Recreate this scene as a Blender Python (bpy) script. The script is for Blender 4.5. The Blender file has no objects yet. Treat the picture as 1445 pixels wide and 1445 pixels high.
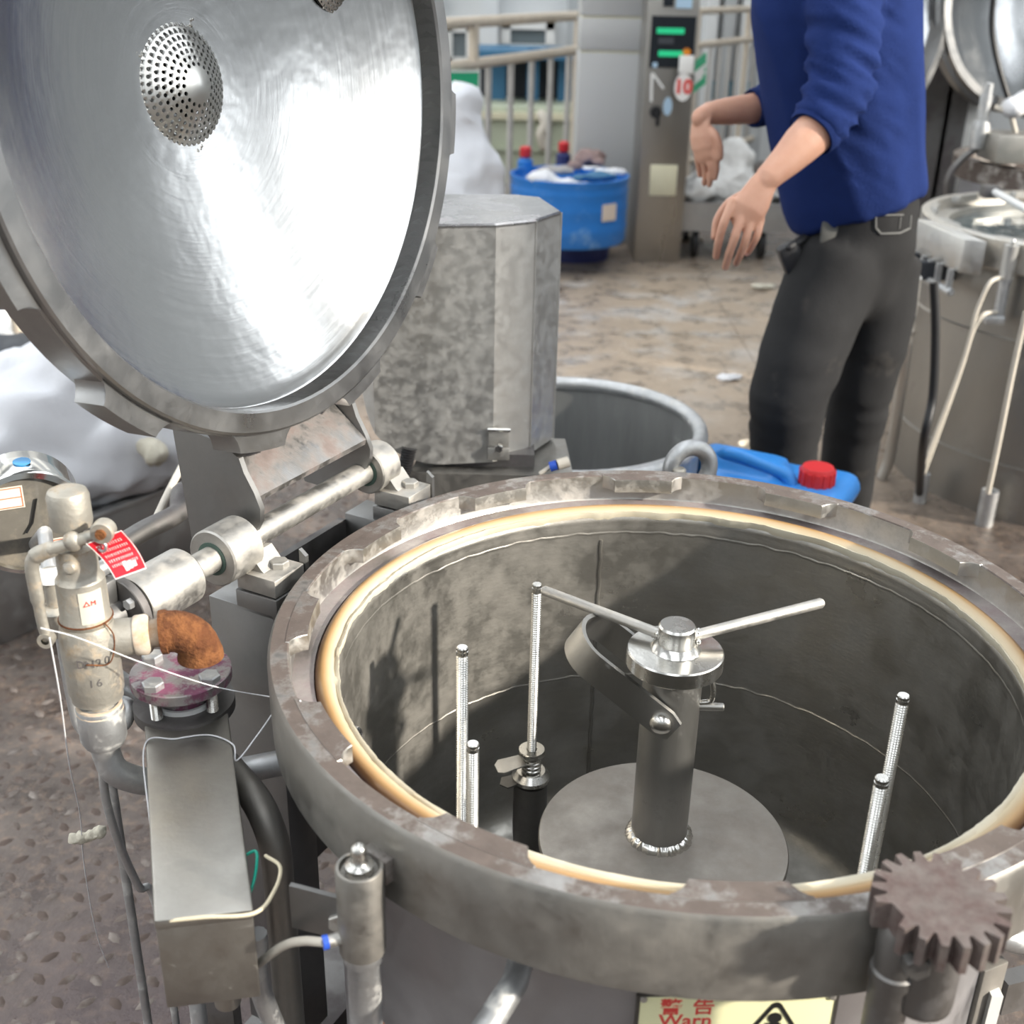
import bpy, bmesh, math, random
from mathutils import Vector, Matrix, noise
random.seed(4)
S = bpy.context.scene
COL = S.collection
R = math.radians
PI = math.pi

# ------------------------------------------------------------------ camera
F, PIT, ROLL = 1650.0, 0.429686, 0.021574
CAMZ = 1.5183
cam = bpy.data.cameras.new('camera'); camo = bpy.data.objects.new('camera', cam); COL.objects.link(camo)
FW = Vector((0, math.cos(PIT), -math.sin(PIT)))
_r, _u = Vector((1, 0, 0)), Vector((0, math.sin(PIT), math.cos(PIT)))
RI = _r*math.cos(ROLL) + _u*math.sin(ROLL)
UP = -_r*math.sin(ROLL) + _u*math.cos(ROLL)
CP = Vector((0, 0, CAMZ))
mw = Matrix((RI, UP, -FW)).transposed().to_4x4(); mw.translation = CP
camo.matrix_world = mw
cam.sensor_width = 36; cam.lens = F/1445*36
cam.clip_start = .05
cam.dof.use_dof = True; cam.dof.focus_distance = 1.45; cam.dof.aperture_fstop = 5.2
S.camera = camo
S.view_settings.view_transform = 'Standard'; S.view_settings.look = 'None'
S.view_settings.exposure = 0.38; S.view_settings.gamma = 1; S.view_settings.use_curve_mapping = False
S.cycles.use_denoising = True
S.cycles.max_bounces = 8; S.cycles.diffuse_bounces = 4; S.cycles.glossy_bounces = 4
S.cycles.caustics_reflective = False; S.cycles.caustics_refractive = False
S.cycles.sample_clamp_indirect = 6

# ------------------------------------------------------------------ light: overcast sky, low hazy sun through the open right side
wd = bpy.data.worlds.new('sky'); S.world = wd; wd.use_nodes = True
bg = wd.node_tree.nodes['Background']; bg.inputs[0].default_value = (.93, .97, 1, 1); bg.inputs[1].default_value = 2.8
sun = bpy.data.lights.new('sun', 'SUN'); sun.energy = 6.0; sun.angle = R(2.5); sun.color = (1, .92, .8)
suno = bpy.data.objects.new('sun', sun); COL.objects.link(suno)
SUND = Vector((math.cos(R(-22))*math.cos(R(24)), math.sin(R(-22))*math.cos(R(24)), math.sin(R(24))))
suno.rotation_euler = SUND.to_track_quat('Z', 'Y').to_euler()
suno.location = (6, -2, 4)

def portal(name, loc, rot, sx, sy):
    l = bpy.data.lights.new(name, 'AREA'); l.shape = 'RECTANGLE'; l.size = sx; l.size_y = sy
    l.cycles.is_portal = True
    o = bpy.data.objects.new(name, l); COL.objects.link(o); o.location = loc; o.rotation_euler = rot

# a pixel of the photograph turned into a point at a known height / distance / depth
def ray(x, y): return FW + RI*((x-722.5)/F) + UP*((722.5-y)/F)
def Z(x, y, z): d = ray(x, y); return CP + d*((z-CAMZ)/d.z)
def W(x, y, Y): d = ray(x, y); return CP + d*(Y/d.y)
def D(x, y, dep): return CP + ray(x, y)*dep

# ------------------------------------------------------------------ mesh helpers
def frame(z, x=None):
    z = Vector(z).normalized()
    if x is None:
        x = Vector((0, 0, 1)) if abs(z.z) < .9 else Vector((1, 0, 0))
        x = (x - z*x.dot(z)).normalized()
    else:
        x = Vector(x); x = (x - z*x.dot(z)).normalized()
    return x, z.cross(x), z

class MB:
    def __init__(s): s.v = []; s.f = []
    def add(s, v, f):
        b = len(s.v); s.v += [Vector(p) for p in v]; s.f += [tuple(i+b for i in q) for q in f]; return s
    def box(s, c, size, ax=None, bev=0):
        c = Vector(c); hx, hy, hz = size[0]/2, size[1]/2, size[2]/2
        A = ax or (Vector((1, 0, 0)), Vector((0, 1, 0)), Vector((0, 0, 1)))
        bm = bmesh.new(); bmesh.ops.create_cube(bm, size=1)
        for v in bm.verts: v.co = Vector((v.co.x*hx*2, v.co.y*hy*2, v.co.z*hz*2))
        if bev: bmesh.ops.bevel(bm, geom=bm.edges[:], offset=bev, segments=2, affect='EDGES', profile=.5)
        bm.verts.index_update()
        s.add([c + A[0]*v.co.x + A[1]*v.co.y + A[2]*v.co.z for v in bm.verts], [[v.index for v in f.verts] for f in bm.faces])
        bm.free(); return s
    def hexa(s, p):   # 8 points: bottom loop, top loop
        return s.add(p, [(3, 2, 1, 0), (4, 5, 6, 7), (0, 1, 5, 4), (1, 2, 6, 5), (2, 3, 7, 6), (3, 0, 4, 7)])
    def lathe(s, c, axis, prof, seg=48, xref=None, a0=0, a1=2*PI, jit=None):   # prof: (radius, height along axis)
        X, Y, Zv = frame(axis, xref); c = Vector(c); full = abs(a1-a0-2*PI) < 1e-6
        n = seg if full else seg+1; vs = []; fs = []; idx = []
        for j, (r, h) in enumerate(prof):
            if r < 1e-7: idx.append([len(vs)]*n); vs.append(c+Zv*h); continue
            row = []
            for i in range(n):
                a = a0 + (a1-a0)*i/seg; rr, hh = (r, h) if not jit else jit(j, a, r, h)
                row.append(len(vs)); vs.append(c + X*(rr*math.cos(a)) + Y*(rr*math.sin(a)) + Zv*hh)
            idx.append(row)
        for j in range(len(prof)-1):
            for i in range(seg):
                k = (i+1) % n
                q = [idx[j][i], idx[j][k], idx[j+1][k], idx[j+1][i]]
                q2 = []
                for t in q:
                    if t not in q2: q2.append(t)
                if len(q2) > 2: fs.append(q2)
        return s.add(vs, fs)
    def cyl(s, p0, p1, r0, r1=None, seg=24, bev=0):
        p0, p1 = Vector(p0), Vector(p1); L = (p1-p0).length; r1 = r0 if r1 is None else r1
        b = bev
        pr = [(0, 0), (r0-b, 0)] + ([(r0, b), (r1, L-b)] if b else [(r1, L)]) + ([(r1-b, L)] if b else []) + [(0, L)]
        if not b: pr = [(0, 0), (r0, 0), (r1, L), (0, L)]
        return s.lathe(p0, p1-p0, pr, seg)
    def tube(s, pts, rad, seg=12, round_ends=False, ell=1.0, side=None):
        pts = [Vector(p) for p in pts]; n = len(pts)
        rad = [rad]*n if not hasattr(rad, '__len__') else list(rad)
        if round_ends:
            t0 = (pts[0]-pts[1]).normalized(); t1 = (pts[-1]-pts[-2]).normalized(); r0, r1 = rad[0], rad[-1]
            pre = [(pts[0]+t0*r0*k, r0*math.sqrt(max(0, 1-k*k))) for k in (.98, .8, .45)]
            post = [(pts[-1]+t1*r1*k, r1*math.sqrt(max(0, 1-k*k))) for k in (.45, .8, .98)]
            pts = [a for a, b in pre]+pts+[a for a, b in post]; rad = [b for a, b in pre]+rad+[b for a, b in post]; n = len(pts)
        vs = []; fs = []; X = None
        for i in range(n):
            t = (pts[min(i+1, n-1)]-pts[max(i-1, 0)]).normalized()
            if X is None: X = frame(t, side)[0] if side is not None else frame(t)[0]
            X = X - t*X.dot(t)
            X = X.normalized(); Y = t.cross(X)
            for k in range(seg):
                a = 2*PI*k/seg; vs.append(pts[i] + X*(rad[i]*math.cos(a)) + Y*(rad[i]*ell*math.sin(a)))
        for i in range(n-1):
            for k in range(seg):
                k2 = (k+1) % seg; fs.append((i*seg+k, i*seg+k2, (i+1)*seg+k2, (i+1)*seg+k))
        fs.append(tuple(range(seg-1, -1, -1))); fs.append(tuple((n-1)*seg+k for k in range(seg)))
        return s.add(vs, fs)
    def prism(s, poly, o, X, Y, T, th):   # polygon in the plane o + X*u + Y*v, thickness th along T
        o, X, Y, T = Vector(o), Vector(X), Vector(Y), Vector(T); n = len(poly)
        a = [o+X*u+Y*v for u, v in poly]; b = [p+T*th for p in a]
        return s.add(a+b, [tuple(range(n-1, -1, -1)), tuple(range(n, 2*n))] + [(i, (i+1) % n, n+(i+1) % n, n+i) for i in range(n)])
    def ball(s, c, r, seg=16, sx=(1, 1, 1)):
        c = Vector(c); vs = []; fs = []; m = seg//2
        for j in range(m+1):
            t = PI*j/m
            for i in range(seg):
                a = 2*PI*i/seg; vs.append(c+Vector((math.sin(t)*math.cos(a)*r*sx[0], math.sin(t)*math.sin(a)*r*sx[1], math.cos(t)*r*sx[2])))
        for j in range(m):
            for i in range(seg): fs.append((j*seg+i, (j+1)*seg+i, (j+1)*seg+(i+1) % seg, j*seg+(i+1) % seg))
        return s.add(vs, fs)
    def hexn(s, c, axis, r, h, xref=None):
        return s.lathe(c, axis, [(0, 0), (r, 0), (r, h*.85), (r*.88, h), (0, h)], 6, xref)

ORG = {}
def origin(o):
    return ORG.get(o.name, Vector((0, 0, 0))) if o else Vector((0, 0, 0))
def put(name, mesh, parent, at=None):
    o = bpy.data.objects.new(name, mesh); COL.objects.link(o)
    if parent: o.parent = parent
    return o
def build(mb, name, mat, parent=None, ang=38, loc=None):
    """one mesh object; coordinates given in world, stored relative to the thing's base"""
    base = origin(parent)
    if parent is None: base = Vector(loc) if loc is not None else Vector((0, 0, 0))
    me = bpy.data.meshes.new(name)
    me.from_pydata([p-base for p in mb.v], [], mb.f); me.validate()
    bm = bmesh.new(); bm.from_mesh(me)
    bmesh.ops.remove_doubles(bm, verts=bm.verts, dist=1e-6)
    bmesh.ops.recalc_face_normals(bm, faces=bm.faces); bm.to_mesh(me); bm.free()
    finish(me, mat, ang)
    o = put(name, me, parent)
    if parent is None: o.location = base
    ORG[o.name] = base
    return o
def finish(me, mat, ang=38):
    me.polygons.foreach_set('use_smooth', [True]*len(me.polygons))
    me.set_sharp_from_angle(angle=R(ang))
    if mat: me.materials.append(mat)
def share(src, parent, M, name=None):
    """a further piece with the same mesh, placed by M (world matrix applied to the source's world shape)"""
    o = src.copy(); COL.objects.link(o); o.parent = parent
    b = origin(parent)
    o.matrix_local = Matrix.Translation(-b) @ M @ Matrix.Translation(ORG[src.name])
    ORG[o.name] = b
    return o
def thing(name, loc, label, cat, group=None):
    o = bpy.data.objects.new(name, None); COL.objects.link(o); o.location = loc; o.empty_display_size = .05
    o['label'] = label; o['category'] = cat
    if group: o['group'] = group
    ORG[o.name] = Vector(loc); return o
def tag(o, label, cat, group=None, kind=None):
    if label: o['label'] = label
    if cat: o['category'] = cat
    if group: o['group'] = group
    if kind: o['kind'] = kind
    return o
def rotabout(c, axis, a):
    return Matrix.Translation(c) @ Matrix.Rotation(a, 4, Vector(axis)) @ Matrix.Translation(-Vector(c))
def fuse(mb, voxel, smooth=6, fac=.5):
    """overlapping closed shapes become one continuous surface"""
    me = bpy.data.meshes.new('tmp'); me.from_pydata(mb.v, [], mb.f); me.validate()
    bm = bmesh.new(); bm.from_mesh(me); bmesh.ops.recalc_face_normals(bm, faces=bm.faces); bm.to_mesh(me); bm.free()
    o = bpy.data.objects.new('tmp', me); COL.objects.link(o)
    m = o.modifiers.new('r', 'REMESH'); m.mode = 'VOXEL'; m.voxel_size = voxel
    if smooth: k = o.modifiers.new('s', 'SMOOTH'); k.iterations = smooth; k.factor = fac
    dg = bpy.context.evaluated_depsgraph_get(); dg.update()
    ev = o.evaluated_get(dg); em = ev.to_mesh()
    out = MB(); out.v = [v.co.copy() for v in em.vertices]; out.f = [tuple(p.vertices) for p in em.polygons]
    out.n = [v.normal.copy() for v in em.vertices]
    ev.to_mesh_clear(); bpy.data.objects.remove(o); bpy.data.meshes.remove(me)
    return out
def arc(c, X, Y, r, a0, a1, n):
    return [Vector(c)+Vector(X)*(r*math.cos(a0+(a1-a0)*i/n))+Vector(Y)*(r*math.sin(a0+(a1-a0)*i/n)) for i in range(n+1)]
def spline(pts, n=8):
    pts = [Vector(p) for p in pts]; P = [pts[0]*2-pts[1]]+pts+[pts[-1]*2-pts[-2]]; out = []
    for i in range(1, len(P)-2):
        for k in range(n):
            t = k/n; a, b, c, d = P[i-1:i+3]
            out.append(.5*((2*b)+(c-a)*t+(2*a-5*b+4*c-d)*t*t+(-a+3*b-3*c+d)*t**3))
    out.append(pts[-1]); return out

# ------------------------------------------------------------------ materials
def newmat(name):
    m = bpy.data.materials.new(name); m.use_nodes = True; nt = m.node_tree
    return m, nt, nt.nodes['Principled BSDF']
def node(nt, t, **kw):
    n = nt.nodes.new(t)
    for k, v in kw.items(): setattr(n, k, v)
    return n
def coords(nt, scale=(1, 1, 1), src='Object', rot=(0, 0, 0)):
    tc = node(nt, 'ShaderNodeTexCoord'); mp = node(nt, 'ShaderNodeMapping'); mp.inputs['Scale'].default_value = scale; mp.inputs['Rotation'].default_value = rot
    nt.links.new(tc.outputs[src], mp.inputs[0]); return mp.outputs[0]
def noisen(nt, co, scale, detail=5, rough=.6):
    n = node(nt, 'ShaderNodeTexNoise'); n.inputs['Scale'].default_value = scale; n.inputs['Detail'].default_value = detail; n.inputs['Roughness'].default_value = rough
    nt.links.new(co, n.inputs['Vector']); return n.outputs['Fac']
def ramp(nt, fac, stops):
    n = node(nt, 'ShaderNodeValToRGB'); e = n.color_ramp.elements
    while len(e) < len(stops): e.new(.5)
    for i, (p, c) in enumerate(stops):
        e[i].position = p; e[i].color = (c, c, c, 1) if not hasattr(c, '__len__') else tuple(c)+(1,)
    nt.links.new(fac, n.inputs[0]); return n.outputs[0]
def mix(nt, fac, a, b):
    n = node(nt, 'ShaderNodeMix'); n.data_type = 'RGBA'
    for s, v in ((0, fac), (6, a), (7, b)):
        if hasattr(v, 'is_output') or hasattr(v, 'links'): nt.links.new(v, n.inputs[s])
        elif s == 0: n.inputs[0].default_value = v
        else: n.inputs[s].default_value = tuple(v)+(1,)
    return n.outputs[2]
def bumpn(nt, h, p, strength, dist=.002):
    b = node(nt, 'ShaderNodeBump'); b.inputs['Strength'].default_value = strength; b.inputs['Distance'].default_value = dist
    nt.links.new(h, b.inputs['Height']); nt.links.new(b.outputs[0], p.inputs['Normal'])
def metal(name, col=(.6, .6, .58), rough=.34, dark=.75, scale=9, streak=(1, 1, 1), dirt=None, amt=.5, dscale=7, soft=.08, rvar=.12, bump=.15, met=1.0, fine=140):
    m, nt, p = newmat(name); L = nt.links
    co = coords(nt, streak); co0 = coords(nt)
    n1 = noisen(nt, co, scale, 6, .62)
    base = mix(nt, ramp(nt, n1, [(.3, 0), (.7, 1)]), [c*dark for c in col], col)
    rg = ramp(nt, n1, [(.3, min(1, rough+rvar)), (.7, max(.03, rough-rvar))])
    p.inputs['Metallic'].default_value = met
    if dirt:
        n2 = noisen(nt, co0, dscale, 8, .68)
        mk = ramp(nt, n2, [(max(0, 1-amt-soft-.12), 0), (min(1, 1-amt+soft-.12), 1)])
        n3 = noisen(nt, co0, dscale*3.1, 5, .6)
        dc = mix(nt, n3, [c*.55 for c in dirt], [min(1, c*1.35) for c in dirt])
        L.new(mix(nt, mk, base, dc), p.inputs['Base Color'])
        L.new(mix(nt, mk, rg, (.72, .72, .72)), p.inputs['Roughness'])
        L.new(mix(nt, mk, (met,)*3, (.12,)*3), p.inputs['Metallic'])
    else:
        L.new(base, p.inputs['Base Color']); L.new(rg, p.inputs['Roughness'])
    if bump: bumpn(nt, noisen(nt, co, fine, 4, .6), p, bump, .0015)
    return m
def matte(name, col, rough=.6, var=.8, scale=6, streak=(1, 1, 1), dirt=None, amt=.35, bump=0, fine=60, spec=.4, trans=None, dscale=9):
    m, nt, p = newmat(name); L = nt.links; co = coords(nt, streak)
    n1 = noisen(nt, co, scale, 5)
    base = mix(nt, n1, [c*var for c in col], [min(1, c*(2-var)) for c in col])
    if dirt:
        n2 = noisen(nt, coords(nt), dscale, 8, .66)
        base = mix(nt, ramp(nt, n2, [(max(0, .8-amt), 0), (min(1, .98-amt), 1)]), base, dirt)
    L.new(base, p.inputs['Base Color']); p.inputs['Roughness'].default_value = rough; p.inputs['Specular IOR Level'].default_value = spec
    if bump: bumpn(nt, noisen(nt, co, fine, 4), p, bump, .004)
    return m
def plain(name, col, rough=.5, met=0, emit=0):
    m, nt, p = newmat(name); p.inputs['Base Color'].default_value = tuple(col)+(1,); p.inputs['Roughness'].default_value = rough; p.inputs['Metallic'].default_value = met
    if emit: p.inputs['Emission Color'].default_value = tuple(col)+(1,); p.inputs['Emission Strength'].default_value = emit
    return m

M = {}
M['steel'] = metal('brushed_steel', (.56, .55, .53), .36, .72, 7, (1, 1, 1), None)
M['shaft'] = metal('machined_steel', (.56, .545, .515), .44, .80, 30, dirt=(.42, .395, .355), amt=.30, dscale=30, soft=.15, bump=.3, fine=110)
M['lidrim'] = metal('lid_aluminium', (.37, .37, .37), .36, .88, 12, bump=.08, fine=300)
M['ring'] = metal('ring_stained', (.42, .40, .38), .42, .7, 30, dirt=(.125, .099, .086), amt=.42, dscale=18, soft=.06, bump=.3, fine=90)
M['band'] = metal('band_steel', (.31, .30, .28), .45, .86, 9, (2, 2, .5), dirt=(.26, .235, .205), amt=.27, dscale=12, soft=.2, bump=.12)
M['tooth'] = metal('tooth_steel', (.56, .55, .525), .36, .85, 30, dirt=(.38, .35, .315), amt=.28, dscale=30, soft=.15)
M['flange'] = metal('flange_purple', (.50, .47, .455), .38, .8, 18, dirt=(.30, .24, .235), amt=.40, dscale=16, soft=.15)
M['inner'] = metal('kettle_wall', (.37, .355, .325), .36, .66, 6, (1, 1, 3), dirt=(.15, .14, .125), amt=.22, dscale=13, soft=.22, rvar=.12, bump=.2, fine=70, met=.88)
M['shell'] = metal('shell_sheet', (.43, .43, .45), .42, .85, 4, dirt=(.36, .34, .34), amt=.24, soft=.25, bump=.08)
M['disc'] = metal('disc_plate', (.43, .405, .37), .48, .78, 12, dirt=(.25, .215, .185), amt=.36, dscale=9, soft=.2, bump=.1)
M['post'] = metal('post_steel', (.40, .395, .38), .40, .8, 10, (1, 1, .3), dirt=(.24, .22, .2), amt=.22)
M['cap'] = metal('turned_cap', (.66, .65, .62), .25, .85, 20, rvar=.08, bump=.1)
M['thread'] = metal('threaded_steel', (.62, .61, .58), .28, .85, 20, bump=0)
M['darksteel'] = metal('dark_steel', (.24, .235, .23), .45, .75, 7, dirt=(.13, .115, .115), amt=.35)
M['plate'] = metal('arm_plate', (.30, .30, .298), .48, .86, 7, dirt=(.24, .22, .21), amt=.2, bump=.1)
M['stainplate'] = metal('stained_plate', (.40, .39, .38), .42, .7, 20, (.5, 3, 1), dirt=(.19, .155, .145), amt=.38, dscale=22, soft=.1)
M['boxsteel'] = metal('box_speckled', (.42, .405, .375), .46, .88, 22, dirt=(.46, .44, .40), amt=.14, dscale=70, soft=.12, bump=.15)
M['cover'] = metal('cover_sheet', (.60, .59, .565), .42, .90, 6, (1.6, 1.6, .3), dirt=(.57, .56, .535), amt=.16, dscale=50, soft=.3, bump=.04)
M['wettop'] = metal('wet_top', (.62, .61, .62), .22, .55, 9, dirt=(.34, .27, .30), amt=.22, rvar=.2, bump=.3, fine=26)
M['valve'] = metal('valve_cast', (.50, .475, .42), .50, .8, 40, dirt=(.40, .31, .21), amt=.28, dscale=40, bump=.45, fine=150, met=.7)
M['galv'] = metal('galvanised', (.52, .53, .54), .48, .82, 40, dirt=(.64, .63, .60), amt=.28, dscale=30, bump=.25, met=.85)
M['rust'] = matte('rust', (.105, .036, .012), .9, .35, 45, dirt=(.20, .078, .026), amt=.36, bump=.9, fine=160, dscale=60)
M['purple'] = metal('dye_flange', (.46, .43, .43), .5, .75, 40, dirt=(.25, .085, .15), amt=.37, dscale=34, soft=.05)
M['purpledark'] = matte('dye_stained_dark', (.085, .055, .068), .5, .6, 5, dirt=(.03, .03, .035), amt=.4)
M['black'] = matte('black_rubber', (.018, .018, .02), .45, .7, 20)
M['cream'] = matte('cream_hose', (.62, .57, .49), .4, .85, 20)
M['white'] = matte('white_cloth', (.80, .80, .82), .75, .9, 5, bump=.25, fine=25)
M['whitebag'] = matte('white_woven_bag', (.70, .71, .75), .55, .92, 9, bump=.6, fine=22)
M['fluff'] = matte('raw_cotton', (.80, .79, .77), .95, .86, 14, bump=.8, fine=60)
M['creamfluff'] = matte('cream_cotton', (.62, .58, .48), .95, .8, 20, bump=.8, fine=110)
M['washer'] = plain('white_washer', (.86, .86, .85), .4)
M['bluepl'] = matte('blue_plastic', (.025, .20, .62), .34, .85, 3, dirt=(.22, .42, .72), amt=.24)
M['bluejerry'] = matte('blue_canister', (.045, .27, .72), .3, .88, 4)
M['navy'] = matte('navy_plastic', (.035, .045, .16), .45, .7, 5)
M['redcap'] = matte('red_plastic', (.70, .04, .045), .35, .85, 10)
M['redtag'] = plain('red_tag', (.66, .02, .035), .35)
M['whitepaint'] = plain('white_paint', (.86, .85, .82), .5)
M['bluecap'] = plain('blue_fitting', (.03, .10, .55), .35)
M['green'] = plain('green_wire', (.02, .45, .32), .4)
M['yellow'] = plain('yellow_wire', (.70, .62, .45), .4)
M['paleyellow'] = matte('plate_yellow', (.76, .74, .46), .45, .93, 6, dirt=(.66, .6, .42), amt=.2)
M['plateframe'] = plain('plate_edge', (.05, .045, .04), .5)
M['redink'] = plain('red_ink', (.72, .07, .06), .5)
M['blackink'] = plain('black_ink', (.012, .012, .012), .5)
M['sticker'] = plain('sticker_paper', (.80, .68, .58), .6)
M['orangeink'] = plain('orange_ink', (.75, .16, .07), .5)
M['bluedot'] = plain('blue_dot', (.05, .27, .55), .4)
M['chrome'] = metal('chrome_case', (.72, .72, .70), .12, .9, 8, rvar=.05, bump=0)
M['gaugeface'] = matte('gauge_face', (.15, .14, .122), .1, .5, 18, dirt=(.30, .26, .2), amt=.3)
M['signgreen'] = matte('sign_green', (.03, .42, .20), .45, .9, 5)
M['railpaint'] = matte('rail_cream', (.60, .52, .42), .5, .85, 14, dirt=(.36, .23, .14), amt=.2)
M['railgrey'] = metal('rail_grey', (.55, .53, .50), .5, .85, 9, met=.4)
M['palegreen'] = matte('pale_green', (.44, .475, .36), .5, .88, 4)
M['bluesteel'] = matte('blue_paint', (.05, .17, .30), .5, .75, 4)
M['darkrecess'] = matte('dark_machine', (.05, .055, .065), .6, .6, 3)
M['cabinet'] = metal('cabinet_steel', (.36, .345, .32), .36, .88, 2.5, (1, 1, .25), bump=.04)
M['column'] = matte('grey_cladding', (.56, .56, .55), .45, .95, 3, (1, 1, .2))
M['wallpaint'] = matte('white_wall', (.74, .75, .75), .7, .94, 2)
M['wallgrey'] = matte('grey_wall', (.46, .475, .48), .7, .94, 2)
M['roofm'] = matte('roof_sheet', (.33, .34, .35), .6, .9, 2)
M['bluestripe'] = plain('blue_stripe', (.16, .40, .52), .6)
M['screen'] = plain('screen_black', (.012, .016, .022), .25)
M['led'] = plain('green_led', (.02, .50, .22), .4, 0, .35)
M['labelcream'] = matte('label_cream', (.70, .66, .48), .5, .92, 10)
M['paleblue'] = plain('pale_blue', (.45, .62, .78), .4)
M['orange'] = plain('orange_knob', (.75, .25, .02), .4)
M['gearm'] = metal('gear_crusted', (.23, .20, .185), .55, .7, 45, dirt=(.105, .072, .066), amt=.42, dscale=34, soft=.15, bump=.6, fine=120, met=.5)
M['bump'] = metal('worn_tread_highlight', (.40, .36, .325), .30, .7, 30, dirt=(.11, .078, .064), amt=.50, dscale=14, soft=.15, met=.7)  # worn metal, made paler so the bumps' highlights sit in the colour
M['skin'] = None
M['trough'] = metal('trough_steel', (.46, .46, .46), .5, .85, 5, dirt=(.42, .40, .37), amt=.25)

def skin_mat():
    m, nt, p = newmat('skin'); co = coords(nt); n1 = noisen(nt, co, 16, 4); n2 = noisen(nt, co, 60, 4)
    c = mix(nt, n1, (.50, .245, .165), (.66, .385, .275))
    nt.links.new(c, p.inputs['Base Color']); p.inputs['Roughness'].default_value = .5
    p.inputs['Subsurface Weight'].default_value = .12; p.inputs['Subsurface Radius'].default_value = (.012, .005, .003)
    bumpn(nt, n2, p, .12, .002); return m
M['skin'] = skin_mat()
M['nail'] = plain('nail', (.72, .45, .38), .35)
M['shirt'] = matte('blue_fleece', (.012, .026, .112), .9, .8, 20, bump=.35, fine=200, spec=.12)
M['trouser'] = matte('charcoal_denim', (.022, .022, .023), .85, .7, 14, dirt=(.052, .048, .044), amt=.22, bump=.3, fine=260, spec=.2)
M['stitch'] = plain('pale_stitching', (.16, .16, .155), .8)
M['hair'] = matte('black_hair', (.012, .011, .011), .5, .7, 40)

def dish_mat():
    m, nt, p = newmat('polished_dish'); L = nt.links
    tc = node(nt, 'ShaderNodeTexCoord')
    # grinding marks run in circles round the dish; the mesh carries radius in the UV map
    uv = node(nt, 'ShaderNodeMapping'); uv.inputs['Scale'].default_value = (1, 1, 1)
    L.new(tc.outputs['UV'], uv.inputs[0])
    mp = node(nt, 'ShaderNodeMapping'); mp.inputs['Scale'].default_value = (1.2, 26, 1); L.new(tc.outputs['UV'], mp.inputs[0])
    n1 = noisen(nt, mp.outputs[0], 3, 6, .6)
    n2 = noisen(nt, coords(nt), 5.5, 4, .55)
    col = mix(nt, n1, (.50, .51, .515), (.62, .62, .62))
    L.new(col, p.inputs['Base Color']); p.inputs['Metallic'].default_value = 1
    L.new(ramp(nt, n1, [(.25, .25), (.75, .17)]), p.inputs['Roughness'])
    mx = node(nt, 'ShaderNodeMath', operation='MULTIPLY_ADD'); mx.inputs[1].default_value = .05
    L.new(n1, mx.inputs[0]); L.new(n2, mx.inputs[2])
    bumpn(nt, mx.outputs[0], p, .24, .012)
    return m
M['dish'] = dish_mat()

def floor_mat():
    m, nt, p = newmat('dirty_steel_floor'); L = nt.links
    tc = node(nt, 'ShaderNodeTexCoord'); g = node(nt, 'ShaderNodeNewGeometry'); pos = g.outputs['Position']
    mp = node(nt, 'ShaderNodeMapping'); mp.inputs['Scale'].default_value = (1, 1, 1); L.new(pos, mp.inputs[0]); co = mp.outputs[0]
    a = noisen(nt, co, 1.8, 9, .65); b = noisen(nt, co, 7, 9, .70); c = noisen(nt, co, 40, 7, .65)
    base = mix(nt, ramp(nt, b, [(.34, 0), (.64, 1)]), (.050, .034, .027), (.185, .152, .132))
    base = mix(nt, ramp(nt, c, [(.5, 0), (.68, .6)]), base, (.30, .21, .15))
    # residue: tan and white crust with the sunlit patch painted in, in the lane beyond the kettle, purple dye by the near left
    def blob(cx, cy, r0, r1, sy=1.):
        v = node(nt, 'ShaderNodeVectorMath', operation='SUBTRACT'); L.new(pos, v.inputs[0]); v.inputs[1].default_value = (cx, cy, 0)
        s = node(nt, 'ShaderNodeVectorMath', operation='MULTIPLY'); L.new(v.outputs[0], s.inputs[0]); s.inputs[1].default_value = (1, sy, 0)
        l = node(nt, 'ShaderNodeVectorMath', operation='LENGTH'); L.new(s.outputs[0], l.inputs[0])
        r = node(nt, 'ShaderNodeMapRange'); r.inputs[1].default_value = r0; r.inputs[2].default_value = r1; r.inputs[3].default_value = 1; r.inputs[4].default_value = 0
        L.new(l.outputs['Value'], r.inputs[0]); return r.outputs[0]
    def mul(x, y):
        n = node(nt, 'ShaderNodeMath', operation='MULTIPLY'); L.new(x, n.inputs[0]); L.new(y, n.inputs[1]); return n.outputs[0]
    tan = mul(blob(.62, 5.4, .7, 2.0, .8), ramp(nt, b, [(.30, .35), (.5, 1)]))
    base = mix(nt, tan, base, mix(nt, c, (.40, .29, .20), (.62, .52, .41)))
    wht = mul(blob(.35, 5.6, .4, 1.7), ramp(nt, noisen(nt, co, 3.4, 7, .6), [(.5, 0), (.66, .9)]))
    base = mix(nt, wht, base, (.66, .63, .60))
    pur = mul(blob(-.42, 1.15, .2, .85), ramp(nt, a, [(.3, .15), (.6, .8)]))
    base = mix(nt, pur, base, mix(nt, b, (.045, .026, .028), (.15, .112, .117)))
    L.new(base, p.inputs['Base Color'])
    p.inputs['Metallic'].default_value = .25
    L.new(ramp(nt, b, [(.38, .16), (.62, .55)]), p.inputs['Roughness'])
    bumpn(nt, b, p, .5, .02)
    return m
M['floor'] = floor_mat()

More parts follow.
